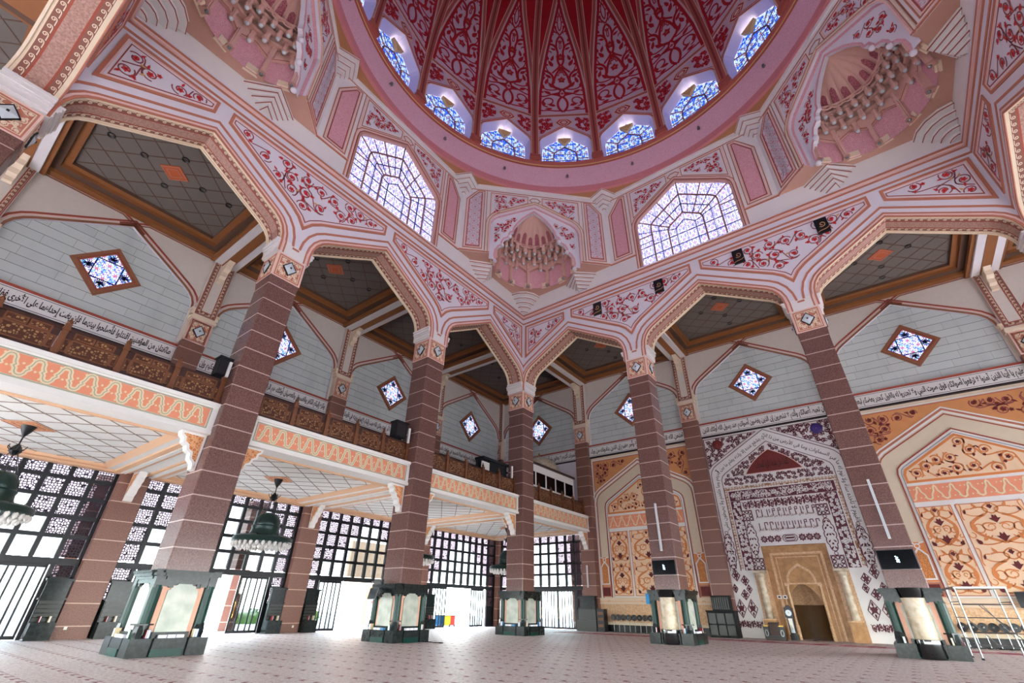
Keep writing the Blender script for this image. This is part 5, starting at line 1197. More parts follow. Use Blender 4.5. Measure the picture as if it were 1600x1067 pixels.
# ------------------------------------------------------------------ prayer wall: orange panelled bays and the prayer niche
def flower_panel(g, M, x0, x1, z0, z1, seed, sp=.95):
    """peach panel with broad orange scrolls and dark red tulips, mirrored about its centre line"""
    cx = (x0+x1)/2; T = lambda u, v, d=0: M(u+cx, v, d); h = (x1-x0)/2
    g.mat('peach_panel').prism(M, rect(x0, x1, z0, z1), 0, .01); g.mat('terracotta').ribbon(M, offs(rect(x0, x1, z0, z1), .03, True), .05, 0, .02, True)
    n = max(1, round((z1-z0)/2.7)); st = (z1-z0)/n
    g.mat('peach_scroll')
    def both(p, w):
        for q in (p, mir(p)): g.mat('peach_scroll').ribbon(T, q, w, .01, .03)
    for i in range(n):
        b = z0+st*i
        both(bez((0, b+.1*st), (h*.95, b+.3*st), (h*1.0, b+.55*st), (h*.25, b+.72*st), 16), .15)
        both(bez((h*.25, b+.72*st), (-.1*h, b+.84*st), (.3*h, b+.95*st), (h*.6, b+.86*st), 12), .08); both(bez((h*.08, b+.12*st), (h*.45, b+.02*st), (h*.9, b+.06*st), (h*.8, b+.2*st), 12), .07)
        both(bez((h*.05, b+.5*st), (h*.55, b+.62*st), (h*.55, b+.36*st), (h*.22, b+.36*st), 14), .08); both(bez((0, b+.98*st), (h*.3, b+.9*st), (h*.3, b+.8*st), (0, b+.74*st), 12), .07)
        both(arc(h*.58, b+.42*st, h*.16, 0, 300, 14), .06)
        both(bez((h*.9, b+.62*st), (h*1.02, b+.75*st), (h*.7, b+.98*st), (h*.95, b+1.0*st), 12), .06); both(bez((h*.3, b+.7*st), (h*.9, b+.66*st), (h*.95, b+.9*st), (h*.62, b+.86*st), 12), .06); both(arc(h*.86, b+.28*st, h*.1, 90, 380, 10), .05); both(bez((h*.45, b+.3*st), (h*.6, b+.22*st), (h*.35, b+.16*st), (h*.3, b+.26*st), 10), .06); both(arc(h*.2, b+.44*st, h*.1, 0, 300, 10), .05)
        for s in (1, -1):
            flower(g, T, s*h*.45, b+.93*st, min(.2, h*.2), R(60 if s > 0 else 120), .04, 'peach_scroll', None, 2); flower(g, T, s*h*.5, b+.2*st, min(.22, h*.22), R(140 if s > 0 else 40), .04, 'peach_scroll', None, 2)
            flower(g, T, s*h*.72, b+.46*st, min(.3, h*.3), R(80 if s > 0 else 100), .04, 'peach_scroll', None, 2)
            flower(g, T, s*h*.74, b+.12*st, min(.17, h*.16), R(60 if s > 0 else 120), .045, 'dark_red', None, 1)
            flower(g, T, s*h*.8, b+.8*st, min(.15, h*.15), R(110 if s > 0 else 70), .045, 'dark_red', None, 2)
        for f, r in ((.22, .3), (.62, .26), (.9, .16)):
            rr = min(r, h*.3); z = b+f*st
            P = [(0, -rr), (.5*rr, -.45*rr), (1.1*rr, .2*rr), (.55*rr, .15*rr), (.35*rr, .95*rr), (0, .5*rr), (-.35*rr, .95*rr), (-.55*rr, .15*rr), (-1.1*rr, .2*rr), (-.5*rr, -.45*rr)]
            g.mat('dark_red').prism(T, [(u, v+z) for u, v in P], .01, .045)
def orange_bay():
    g = G(); Y = 11.95; M = wall(Y)
    g.mat('cream').box(-5.3, 5.3, Y, 12.2, 0, 16)
    op = fix([(-5.15, 15.62), (5.15, 15.62), (5.15, 10.9), (-5.15, 10.9)])
    g.mat('orange_panel').prism(M, op, 0, .02)
    A1 = [(5.0, 0.6), (5.0, 11.1), (4.93, 11.6), (4.7, 12.0), (4.35, 12.3), (0, 14.7)]; F1 = full(A1)
    g.mat('beige_plain').prism(M, F1, 0, .03)
    for o, w, d, m in ((.08, .14, .06, 'white_paint'), (-.1, .08, .05, 'rust'), (.25, .12, .05, 'terracotta'), (.36, .1, .06, 'white_paint')): g.mat(m).ribbon(M, offs(F1, -o), w, .0, d)
    for o, m in ((0, 'white_paint'), (.1, 'terracotta')): g.mat(m).ribbon(M, offs([(-5.12, 10.9), (-5.12, 15.6), (5.12, 15.6), (5.12, 10.9)], -o), .09, 0, .05)
    for s in (-1, 1):
        vp = fix([(s*x, z) for x, z in [(.75, 15.3), (4.95, 15.3), (4.95, 12.55), (4.6, 12.7)]]); vines(g, M, vp, .78, .04, 61+s, .065, 'vine', ('maroon_panel', 'dark_red'), .2, .08, leaf='peach_scroll')
    # inner framed field
    A2 = [(3.95, 2.7), (3.95, 10.7), (3.85, 11.05), (3.6, 11.3), (0, 13.4)]; F2 = full(A2)
    g.mat('white_paint').prism(M, F2, .03, .06); g.mat('rust').ribbon(M, offs(F2, -.06), .08, .03, .09); g.mat('steel').ribbon(M, offs(F2, .16), .035, .06, .09)
    MM = wall(Y-.06)
    A3 = [(3.72, 9.98), (3.72, 10.62), (3.55, 11.0), (0, 13.1)]; F3 = full(A3)
    g.mat('peach_panel').prism(MM, F3, 0, .015); g.mat('peach_scroll').ribbon(MM, offs(F3, .09, True), .16, 0, .03, True)
    vines(g, MM, offs(fix(F3), .2, True), .74, .035, 77, .085, 'peach_scroll', ('dark_red', None), .15, .06, leaf='peach_scroll')
    g.mat('fascia_orange').prism(MM, rect(-3.78, 3.78, 8.66, 9.78), 0, .015)
    n = 8; st = 7.4/n; z0, z1 = 8.75, 9.7; P = []
    for i in range(n):
        x = -3.7+st*i; a, b = z0, z1
        P += [(x, a+.02), (x+st*.16, a+.1), (x+st*.22, a+.36), (x+st*.3, (a+b)/2), (x+st*.38, b-.36), (x+st*.42, b-.1), (x+st*.5, b-.02), (x+st*.58, b-.1), (x+st*.62, b-.36), (x+st*.7, (a+b)/2), (x+st*.78, a+.36), (x+st*.84, a+.1)]
    g.mat('fascia_cream').ribbon(MM, P, .1, .01, .04)
    for i in range(n):
        for dx, dz in ((.25, .3), (.75, -.3), (.5, -.3), (0, .3)):
            x, z = -3.7+st*(i+dx), 9.22+dz; g.prism(MM, [(x+.05*math.cos(PI*k/3), z+.05*math.sin(PI*k/3)) for k in range(6)], .01, .03)
    flower_panel(g, MM, -3.82, -1.86, 2.8, 8.33, 1); flower_panel(g, MM, -1.68, 1.68, 2.8, 8.33, 2); flower_panel(g, MM, 1.86, 3.82, 2.8, 8.33, 3)
    # slim niches at either side, dark red panels, moulded ledge and dado
    for s in (-1, 1):
        T = lambda P: fix([(s*x, z) for x, z in P])
        g.mat('peach_scroll').prism(M, T(rect(4.1, 5.0, 3.65, 6.1)), .03, .06); g.mat('ochre_fret').prism(M, T([(4.22, 3.85), (4.88, 3.85), (4.88, 5.2), (4.55, 5.6), (4.22, 5.2)]), .06, .08)
        g.mat('white_paint').ribbon(M, T([(4.18, 3.8), (4.92, 3.8), (4.92, 5.25), (4.6, 5.65), (4.5, 5.65), (4.18, 5.25)]), .1, .06, .11, True); g.ribbon(M, T([(4.55+.14*math.cos(PI*k/5), 5.85+.14*math.sin(PI*k/5)) for k in range(10)]), .07, .06, .1, True); g.ribbon(M, T([(4.1, 6.1), (4.35, 6.05), (4.45, 5.95)]), .08, .06, .1); g.ribbon(M, T([(5.0, 6.1), (4.75, 6.05), (4.65, 5.95)]), .08, .06, .1)
        g.mat('terracotta').prism(M, T(rect(4.08, 5.02, 2.75, 3.62)), .03, .05); g.mat('dark_red').prism(M, T(rect(4.18, 4.92, 2.82, 3.5)), .05, .06)
    g.mat('cream').box(-5.3, 5.3, 11.72, Y, 2.5, 2.66); g.box(-5.3, 5.3, 11.76, Y, 2.25, 2.5); g.mat('peach_trim').box(-5.3, 5.3, 11.7, Y, 2.34, 2.4); g.mat('cream').box(-5.3, 5.3, 11.68, Y, 2.16, 2.25)
    for x in (-4.4, -4.25, -1.2, -1.05, 1.05, 1.2, 4.25, 4.4): g.mat('terracotta').prism(wall(11.75), [(x-.05, 2.32), (x+.05, 2.4), (x-.03, 2.48)], 0, .03)
    g.mat('dado_stone').box(-5.3, 5.3, 11.8, Y, .55, 2.16); g.mat('beige_plain').box(-5.3, 5.3, 11.45, 11.9, .55, .75); g.mat('black').box(-5.3, 5.3, 11.6, 11.9, 0, .55)
    return g.mesh('orange_panelling')
OB = orange_bay()
for x, wh in ((6, 'between gallery and prayer niche'), (30, 'right of the big right column')):
    tag(obj('wall_back_panelling', OB, None, False, (x, 0, 0)), 'orange and peach floral wall panelling under a pointed frame '+wh, 'wall', kind='structure')
# --- the prayer niche wall
MX = 17.95; Y = 11.9
g = G(); M = lambda u, v, d=0: (MX+u, Y-d, v)
g.mat('marble_white').prism(M, [(-5.3, 0), (-3.35, 0), (-3.35, 4.5), (-2.4, 4.5), (-2.4, 6.35), (2.15, 6.35), (2.15, 4.5), (3.1, 4.5), (3.1, 0), (5.3, 0), (5.3, 16), (-5.3, 16)], 0, 0)
g.mat('ink').ribbon(M, [(-5.2, 15.93), (5.2, 15.93)], .06, 0, .02)
BO = [(5.08, 4.6), (5.08, 12.3), (4.98, 12.75), (4.7, 13.1), (4.4, 13.3), (0, 15.8)]; BI = [(4.28, 4.6), (4.28, 11.9), (4.15, 12.2), (3.85, 12.45), (0, 14.72)]
for s in (-1, 1):   # carved spandrels with round bosses
    sp_ = fix([(s*x, z) for x, z in [(.6, 15.72), (5.15, 15.72), (5.15, 13.0), (4.75, 13.35)]]); vines(g, M, sp_, .36, .02, 81+s, .065, 'maroon', ('maroon', None), .09, .03, leaf='maroon'); g.mat('maroon').ribbon(M, sp_, .05, 0, .03, True)
    g.mat('maroon_panel' if s < 0 else 'violet_disc').lathe([(.02, .12), (.3, .1), (.43, .04), (.45, 0)], 20); n_ = 4*21
    for i in range(len(g.v)-n_ + 0, len(g.v)): p = g.v[i]
    k = 4*20
    for i in range(len(g.v)-k, len(g.v)): a, b, c = g.v[i]; g.v[i] = (MX+s*4.0+a, Y-c-.02, 15.08+b)
g.mat('maroon').ribbon(M, full(BO), .05, 0, .02); g.ribbon(M, full(BI), .05, 0, .02)
for s in (-1, 1): pass
for s in (-1, 1):
    for P, sd in (([(.05, 14.05), (2.35, 12.2), (2.35, 12.05), (4.1, 12.05), (3.75, 12.38), (.05, 14.58)], 83), ([(.02, 11.28), (.02, 12.02), (4.15, 12.02), (4.15, 11.28)], 85)): vines(g, M, fix([(s*x, z) for x, z in P]),   .3, .02, sd, .055, 'maroon', ('maroon', None), .075, .02, leaf='maroon')
lun = [(-2.2, 12.1), (2.2, 12.1)]+bez((2.2, 12.1), (1.75, 12.9), (1.0, 13.5), (0, 14.0))[1:]+bez((0, 14.0), (-1.0, 13.5), (-1.75, 12.9), (-2.2, 12.1))[1:-1]
g.mat('maroon_panel').prism(M, lun, .01, .04); g.mat('rose_line').ribbon(M, lun, .06, .01, .05, True)
g.mat('ochre_beads').prism(M, rect(-4.25, 4.25, 10.92, 11.2), 0, .016)
for s in (-1, 1):
    g.mat('ochre_beads').prism(M, fix([(s*4.28, 4.7), (s*4.02, 4.7), (s*4.02, 10.92), (s*4.28, 10.92)]), 0, .016); bp = fix([(s*3.9, 4.65), (s*3.2, 4.65), (s*3.2, 9.95), (s*3.9, 9.95)]); g.mat('maroon').prism(M, bp, 0, .012); vines(g, M, bp, .25, .03, 87+s, .045, 'marble_white', ('marble_white', None), .06, .01, leaf='marble_white')
    g.mat('maroon').ribbon(M, fix([(s*3.92, 4.65), (s*3.18, 4.65), (s*3.18, 9.97), (s*3.92, 9.97)]), .04, 0, .02, True)
g.mat('maroon').prism(M, rect(-3.9, 3.95, 10.05, 10.8), 0, .012); lettering('إنما يعمر مساجد الله من آمن بالله واليوم الآخر وأقام الصلاة', M, -3.8, 3.85, 10.12, 10.72, .02, g, 'marble_white', .03); vines(g, M, rect(-3.9, 3.95, 10.05, 10.8), .42, .018, 91, .03, 'marble_white', ('marble_white', None), .07, .02, leaf='marble_white'); g.mat('maroon').ribbon(M, rect(-3.92, 3.97, 10.03, 10.82), .04, 0, .02, True)
MR = M
def scroll_row(x0, x1, z0, z1, n, w):
    st = (x1-x0)/n; h = (z1-z0)/2; zc = (z0+z1)/2
    for i in range(n):
        cx = x0+st*(i+.5); s = 1 if i % 2 else -1
        g.mat('maroon').ribbon(MR, [(cx+st*.46*(1-.7*t)*math.cos(R(s*(90+430*t))), zc+s*h*.9*(1-.7*t)*math.sin(R(90+430*t))) for t in [k/18 for k in range(19)]], w, 0, .03)
        flower(g, MR, cx, zc, h*.3, 0, .035, 'maroon', None, 0)
        for sg in (1, -1): flower(g, MR, cx+st*.5, zc+sg*h*.45, h*.5, R(90*sg), .034, 'maroon', None, 2)
        g.mat('maroon').ribbon(MR, [(cx-st*.5, zc-s*h*.85), (cx, zc+s*h*.95), (cx+st*.5, zc-s*h*.85)], w*.8, 0, .028)
scroll_row(-3.05, 3.1, 9.25, 9.95, 12, .06)
def star(cx, cz, r):
    g.mat('maroon')
    P = [(cx+r*(1 if i % 2 == 0 else .72)*math.cos(PI*i/8), cz+r*(1 if i % 2 == 0 else .72)*math.sin(PI*i/8)) for i in range(16)]
    g.ribbon(MR, P, .06, 0, .025, True); g.ribbon(MR, [(cx+(x-cx)*.6, cz+(z-cz)*.6) for x, z in P], .045, 0, .025, True); g.prism(MR, [(cx+.22*r*math.cos(PI*i/4), cz+.22*r*math.sin(PI*i/4)) for i in range(8)], 0, .03)
for x in (-2.0, -1.5, -1.0, .75, 1.25, 1.75): star(x, 6.85, .24)
for k in (1, .72): g.mat('maroon').ribbon(MR, [(-.12-.5*k, 6.85-.12*k), (-.12-.38*k, 6.85-.24*k), (-.12+.38*k, 6.85-.24*k), (-.12+.5*k, 6.85-.12*k), (-.12+.5*k, 6.85+.12*k), (-.12+.38*k, 6.85+.24*k), (-.12-.38*k, 6.85+.24*k), (-.12-.5*k, 6.85+.12*k)], .05, 0, .03, True)
g.mat('maroon').prism(MR, rect(-.42, .18, 6.8, 6.92), 0, .035)
def lattice_square(cx, cz, h):
    g.mat('maroon').ribbon(MR, rect(cx-h, cx+h, cz-h, cz+h), .05, 0, .03, True)
    for a in range(8): g.ribbon(MR, [(cx+.3*h*math.cos(PI*a/4), cz+.3*h*math.sin(PI*a/4)), (cx+.95*h*math.cos(PI*a/4+.4), cz+.95*h*math.sin(PI*a/4+.4))], .05, 0, .03)
    for dx in (-1, 0, 1):
        for dz in (-1, 0, 1):
            if dx or dz: q = (cx+dx*h*.66, cz+dz*h*.66); g.ribbon(MR, [(q[0]+.28*h*math.cos(PI*i/3), q[1]+.28*h*math.sin(PI*i/3)) for i in range(6)], .045, 0, .03, True)
for x in (-2.85, 2.65): lattice_square(x, 8.75, .4); lattice_square(x, 5.05, .42)
def medallion(cx, z0, z1, hw):
    zc, hh = (z0+z1)/2, (z1-z0)/2
    for s in (-1, 1):
        for k in range(5):
            t0, t1 = -1+.4*k, -1+.4*(k+1); w0 = hw*math.sqrt(max(0, 1-t0*t0)); w1 = hw*math.sqrt(max(0, 1-t1*t1)); tm = (t0+t1)/2; wm = hw*math.sqrt(max(0, 1-tm*tm))*1.25
            g.mat('maroon').ribbon(MR, bez((cx+s*w0, zc+hh*t0), (cx+s*wm*1.15, zc+hh*t0+.05), (cx+s*wm*1.15, zc+hh*t1-.05), (cx+s*w1, zc+hh*t1), 8), .06, 0, .03)
            flower(g, MR, cx+s*wm*.5, zc+hh*tm, hw*.42, R(90+s*40), .035, 'maroon', None, 2)
    for k in range(3): flower(g, MR, cx, zc+hh*(-.55+.55*k), hw*.32, R(90), .04, 'maroon', None, 0)
    for e, sg in ((z1, 1), (z0, -1)): g.mat('maroon').ribbon(MR, [(cx+.12*math.cos(PI*i/4), e+sg*.14+.12*math.sin(PI*i/4)) for i in range(8)], .04, 0, .03, True)
for x in (-2.85, 2.65): medallion(x, 5.75, 8.1, .3)
for s in (-1, 1):
    medallion(-.1+s*4.7, 4.75, 7.4, .32)
    c0 = -.1+s*4.3
    for x, z, h, w in ((c0+s*.35, 4.3, .42, .3), (c0-s*.25, 3.9, .36, .3), (c0+s*.6, 3.35, .3, .2), (c0-s*.45, 3.3, .3, .2), (c0+.05, 2.9, .36, .3), (c0-s*.38, 1.95, .62, .36), (c0+s*.45, 1.95, .62, .36)):
        P = [(x, z-h), (x+w*.7, z-h*.35), (x+w, z), (x+w*.6, z+h*.4), (x, z+h), (x-w*.6, z+h*.4), (x-w, z), (x-w*.7, z-h*.35)]; g.mat('maroon').ribbon(MR, P, .05, 0, .03, True); flower(g, MR, x, z, w*.72, R(90), .035, 'maroon', None, 0); flower(g, MR, x-w*.4, z+h*.22, w*.36, R(140), .04, 'maroon', None, 2); flower(g, MR, x+w*.4, z+h*.22, w*.36, R(40), .04, 'maroon', None, 2); flower(g, MR, x-w*.38, z-h*.3, w*.34, R(230), .04, 'maroon', None, 2); flower(g, MR, x+w*.38, z-h*.3, w*.34, R(-50), .04, 'maroon', None, 2); flower(g, MR, x, z+h*.58, w*.42, R(90), .035, 'maroon', None, 2); flower(g, MR, x, z-h*.58, w*.42, R(270), .035, 'maroon', None, 2)
    x0, x1 = sorted((c0-s*.85, c0+s*.95)); scroll_row(x0, x1, .65, 1.15, 5, .05)
wb = tag(obj('wall_prayer_niche', g), 'white marble prayer niche wall inlaid with maroon scrolls and script', 'wall', kind='structure')
g = G()
pth = full(BO); pin = full(BI)
mid = [((a[0]+b[0])/2, (a[1]+b[1])/2) for a, b in zip(full([(5.08, 4.6), (5.08, 12.3), (4.7, 13.1), (4.4, 13.3), (0, 15.8)]), full(BI))]
L_ = [0]
for a, b in zip(mid, mid[1:]): L_.append(L_[-1]+math.hypot(b[0]-a[0], b[1]-a[1]))
def bend(u, w):
    s = (1-u)*L_[-1]
    for i in range(len(mid)-1):
        if s <= L_[i+1] or i == len(mid)-2:
            t = (s-L_[i])/(L_[i+1]-L_[i]); a, b = mid[i], mid[i+1]; x, z = a[0]+(b[0]-a[0])*t, a[1]+(b[1]-a[1])*t
            dx, dz = (b[0]-a[0])/(L_[i+1]-L_[i]), (b[1]-a[1])/(L_[i+1]-L_[i]); k = (w-.5)*.58
            return (x+dz*k, z-dx*k)
lettering('الله لا إله إلا هو الحي القيوم لا تأخذه سنة ولا نوم له ما في السماوات وما في الأرض من ذا الذي يشفع عنده إلا بإذنه يعلم ما بين أيديهم وما خلفهم ولا يحيطون بشيء من علمه إلا بما شاء', M, 0, 0, 0, 0, .015, g, 'ink', .01, bend)
lettering('كلما دخل عليها زكريا المحراب', M, -1.3, 1.3, 12.35, 13.15, .045, g, 'ink', .012)
# two lines of tall angular script
for j, (z0, z1) in enumerate(((8.42, 9.12), (7.4, 8.1))):
    g.mat('maroon_panel'); rk = random.Random(90+j)
    lettering('سبحان الذي أسرى بعبده ليلا من المسجد الحرام' if j == 0 else 'فول وجهك شطر المسجد الحرام وحيث ما كنتم', M, -2.2, 2.0, z0, z0+.32, .02, g, 'maroon_panel', .02)
    g.mat('maroon')
    for i in range(11):
        x = -2.1+.41*i; k = rk.randrange(4); h0 = z0+.15
        g.ribbon(MR, [(x, h0), (x, z1)], .06, 0, .025)
        if k == 1: g.ribbon(MR, [(x, z1), (x+.2, z1), (x+.22, z1-.2)], .06, 0, .025)
        if k == 2: g.ribbon(MR, [(x, z1-.16), (x+.16, z1-.16), (x+.16, z1+.02), (x+.02, z1+.02)], .055, 0, .025)
        if k == 3: g.ribbon(MR, [(x+.18, z1), (x+.18, z1-.3)], .055, 0, .025)
obj('inscription', g, wb)
# the niche itself: sandstone recess with its shade painted in dark brown, half columns, pointed arch and fluted head
g = G(); gy = 12.2
M2 = lambda u, v, d=0: (MX+u, gy-d, v)
g.mat('sandstone').prism(M2, [(-2.4, 0), (-1.35, 0), (-1.35, 2.2), (-1.2, 2.8), (-.85, 3.3), (-.25, 3.75), (.35, 3.3), (.7, 2.8), (.85, 2.2), (.85, 0), (2.15, 0), (2.15, 6.35), (-2.4, 6.35)], 0, 0)
for a, b in (((-2.4, 0), (-2.4, 6.35)), ((-2.4, 6.35), (2.15, 6.35)), ((2.15, 6.35), (2.15, 0))): g.quad((MX+a[0], Y, a[1]), (MX+b[0], Y, b[1]), (MX+b[0], gy, b[1]), (MX+a[0], gy, a[1]))
for P, w, d in (([(-1.85, 0), (-1.85, 5.75), (1.65, 5.75), (1.65, 0)], .16, .12), ([(-1.55, 0), (-1.55, 5.5), (1.35, 5.5), (1.35, 0)], .06, .08), ([(-1.4, 3.65), (1.1, 3.65)], .1, .14)): g.mat('dado_stone').ribbon(M2, P, w, 0, d)
g.ribbon(M2, [(-1.1, 3.7), (-1.05, 4.1), (-.8, 4.5), (-.15, 4.95), (.5, 4.5), (.72, 4.1), (.78, 3.7)], .16, 0, .14)
g.mat('dado_stone').box(MX-3.4, MX-2.35, 11.92, 12.25, 0, 4.58); g.box(MX+2.1, MX+3.15, 11.92, 12.25, 0, 4.58)
obj('stone_surround', g, wb)
g = G()
for cx in (-2.88, 2.62):
    g.mat('cream_marble').lathe([(.3, 1.3), (.27, 1.5), (.255, 2.8), (.27, 4.1)], 20, (MX+cx, 11.72, 0)); g.lathe([(.27, 4.1), (.34, 4.2), (.36, 4.35), (.42, 4.4)], 20, (MX+cx, 11.72, 0)); g.box(MX+cx-.46, MX+cx+.46, 11.3, 11.95, 4.4, 4.58)
    g.mat('sandstone').box(MX+cx-.44, MX+cx+.44, 11.28, 11.95, 0, 1.2); g.mat('dado_stone').box(MX+cx-.5, MX+cx+.5, 11.22, 11.95, 1.2, 1.3)
obj('side_column', g, wb, True)
g = G()
for cx in (-1.22, .98):
    g.mat('dado_stone').lathe([(.14, 0), (.14, .9), (.1, .95), (.1, 3.4), (.14, 3.5)], 12, (MX+cx, 12.08, 0)); g.box(MX+cx-.15, MX+cx+.15, 11.93, 12.2, 3.5, 3.62)
obj('small_column', g, wb, True)
g = G(); nc = MX-.25
def nz(v): return [0, 2.25][0]+v
g.mat('niche_shade_brown').lathe([(1.1, 0), (1.1, 2.25)], 20, (nc, gy+.9, 0), 0, PI)
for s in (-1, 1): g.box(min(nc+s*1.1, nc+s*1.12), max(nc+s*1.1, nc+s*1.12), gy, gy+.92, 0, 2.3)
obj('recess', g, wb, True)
g = G()
def fl2(u, v):
    a = PI*u; q = v*PI/2; r = 1.1*math.cos(q*.98)*(1+.05*abs(math.sin(9*PI*u))); return (nc+r*math.cos(a), gy+.9*(1-v)+r*math.sin(a), 2.25+1.5*math.sin(q))
g.mat('niche_shade_brown').grid(lambda u, v: (nc+1.12*math.cos(PI*u), gy+.92*v, 2.25+1.55*math.sin(PI*u)), 20, 1); g.mat('dado_stone').grid(fl2, 90, 10); obj('fluted_head', g, wb, True)
# things before the prayer niche
def simple(name, label, cat, loc, parts, rz=0, group=None):
    t_ = thing(name, label, cat, loc, rz, group, 'thing')
    for n, gm, sm in parts: obj(n, gm, t_, sm)
    return t_
b = G(); b.mat('black_matte').box(-1.05, 1.05, -.5, .5, 0, 1.75); b.box(-1.1, 1.1, -.55, .5, 1.68, 1.78); c = G(); c.mat('cabinet_dark')
for i in range(3): c.box(-.95+.65*i, -.4+.65*i, -.52, -.5, .15, .8); c.box(-.95+.65*i, -.4+.65*i, -.52, -.5, .9, 1.6)
d = G(); d.mat('black_matte').box(-.65, .75, -.1, .5, 1.75, 2.82)
for i in range(8): d.mat('cabinet_dark').box(-.6+.165*i, -.49+.165*i, -.13, -.1, 1.85, 2.7)
simple('book_cabinet', 'tall black marble cabinet at the pier left of the prayer niche', 'cabinet', (11.9, 10.6, 0), [('body', b, False), ('door_panel', c, False), ('upper_case', d, False)])
b = G(); b.mat('cabinet_dark').box(-1.0, 1.0, -.4, .4, 0, .85); b.box(-.9, .9, -.2, .4, .85, 1.72); c = G(); c.mat('black_marble').box(-.75, .75, -.05, .4, 1.72, 2.78); c.box(-.85, .85, -.12, .4, 2.7, 2.8); d = G(); d.mat('black').box(1.05, 1.75, -.3, .4, 0, 1.75)
for z in (.35, .85, 1.3): d.mat('wood_mid').box(1.15, 1.65, -.32, -.3, z, z+.22)
simple('book_cabinet', 'grey black shelving stepped before the pier where the gallery ends', 'cabinet', (-.1, 10.8, 0), [('lower_case', b, False), ('upper_case', c, False), ('side_shelf', d, False)])
b = G(); b.mat('wood_dark').box(-.65, .65, -.3, .3, 0, .12); b.box(-.3, .3, -.2, .3, .1, .95); b.mat('black').box(-.62, .62, -.3, -.1, .12, .3); c = G(); c.mat('wood_dark').prism(lambda u, v, dd=0: (dd, u, v), [(-.25, .95), (.3, 1.05), (.3, 1.12), (-.25, 1.02)], -.35, .35, back=True)
d = G()
for s in (-1, 1): d.mat('black').box(min(s*.32, s*.68), max(s*.32, s*.68), -.32, -.1, .1, .85); d.mat('gold').box(min(s*.34, s*.66), max(s*.34, s*.66), -.335, -.1, .85, .9); d.mat('steel').ribbon(wall(-.32), [(s*.5+.1*math.cos(R(60*k)), .45+.2*math.sin(R(60*k))) for k in range(6)], .03, 0, .01, True)
simple('lectern', 'low dark wooden lectern with carved wings left before the prayer niche', 'lectern', (15.6, 9.6, 0), [('body', b, False), ('reading_desk', c, False), ('carved_wing', d, False)])
b = G(); b.mat('black').box(-.26, .26, -.2, .2, 0, .35); b.box(-.2, .2, -.15, .15, .35, 1.45); b.box(-.27, .27, -.2, .2, 1.4, 2.0); b.prism(wall(-.2), [(-.3, 2.0), (.3, 2.0), (.12, 2.12), (.06, 2.2), (-.06, 2.2), (-.12, 2.12)], -.4, 0, back=True)
c = G(); c.mat('steel').lathe([(.2, 0), (.2, .03), (.02, .03)], 20); c.xf(Matrix.Translation((0, -.2, 1.7)) @ Matrix.Rotation(PI/2, 4, 'X')); c.mat('ink').box(-.008, .008, -.24, -.235, 1.7, 1.84); c.box(0, .1, -.24, -.235, 1.69, 1.705)
d = G(); d.mat('lamp_glass').box(-.13, .13, -.16, -.15, .45, 1.35); e_ = G(); e_.mat('gold').tube([(0, -.17, 1.3), (.02, -.17, .75)], .012, 6); e_.lathe([(.01, -.02), (.06, 0), (.01, .02)], 12, (.02, -.17, .7))
simple('grandfather_clock', 'black grandfather clock with round white dial left of the niche opening', 'clock', (16.5, 11.3, 0), [('case', b, False), ('dial', c, False), ('glass', d, False), ('pendulum', e_, False)])
for i, x in enumerate((16.05, 16.45)):
    b = G(); b.mat('white_paint').box(-.15, .15, -.03, .03, -.12, .12); c = G(); c.mat('black').box(-.08, .08, -.036, -.03, -.06, .06)
    simple('prayer_time_board', 'small white %s board on the sandstone left of the niche opening' % ('left hand square', 'right hand square')[i], 'sign', (x-.05, 12.02, 2.75), [('board', b, False), ('display', c, False)])
b = G(); b.mat('frame_black').lathe([(.18, 0), (.18, .03), (.02, .05)], 14); b.tube([(0, 0, .04), (0, 0, 1.2)], .014, 6); c = G(); c.mat('black').tube([(0, 0, 1.2), (-.12, -.1, 1.35)], .02, 6); simple('microphone_stand', 'thin black microphone stand inside the prayer niche opening', 'microphone', (17.75, 11.6, 0), [('stand', b, False), ('microphone', c, False)])
# red runner strips before the prayer wall
for i, (y, w) in enumerate(((7.2, .55), (6.2, .35))):
    g = G(); g.mat('carpet_red').box(-1, 38, y-w/2, y+w/2, .002, .012); g.mat('carpet_gold')
    for k in range(26): x = .2+1.45*k; g.box(x, x+.55, y-w*.22, y+w*.22, .012, .015)
    tag(obj('carpet_runner', g), '%s red carpet strip with pale dashes along the prayer wall' % ('broad far', 'narrow near')[i], 'carpet', 'red carpet strips', 'thing')
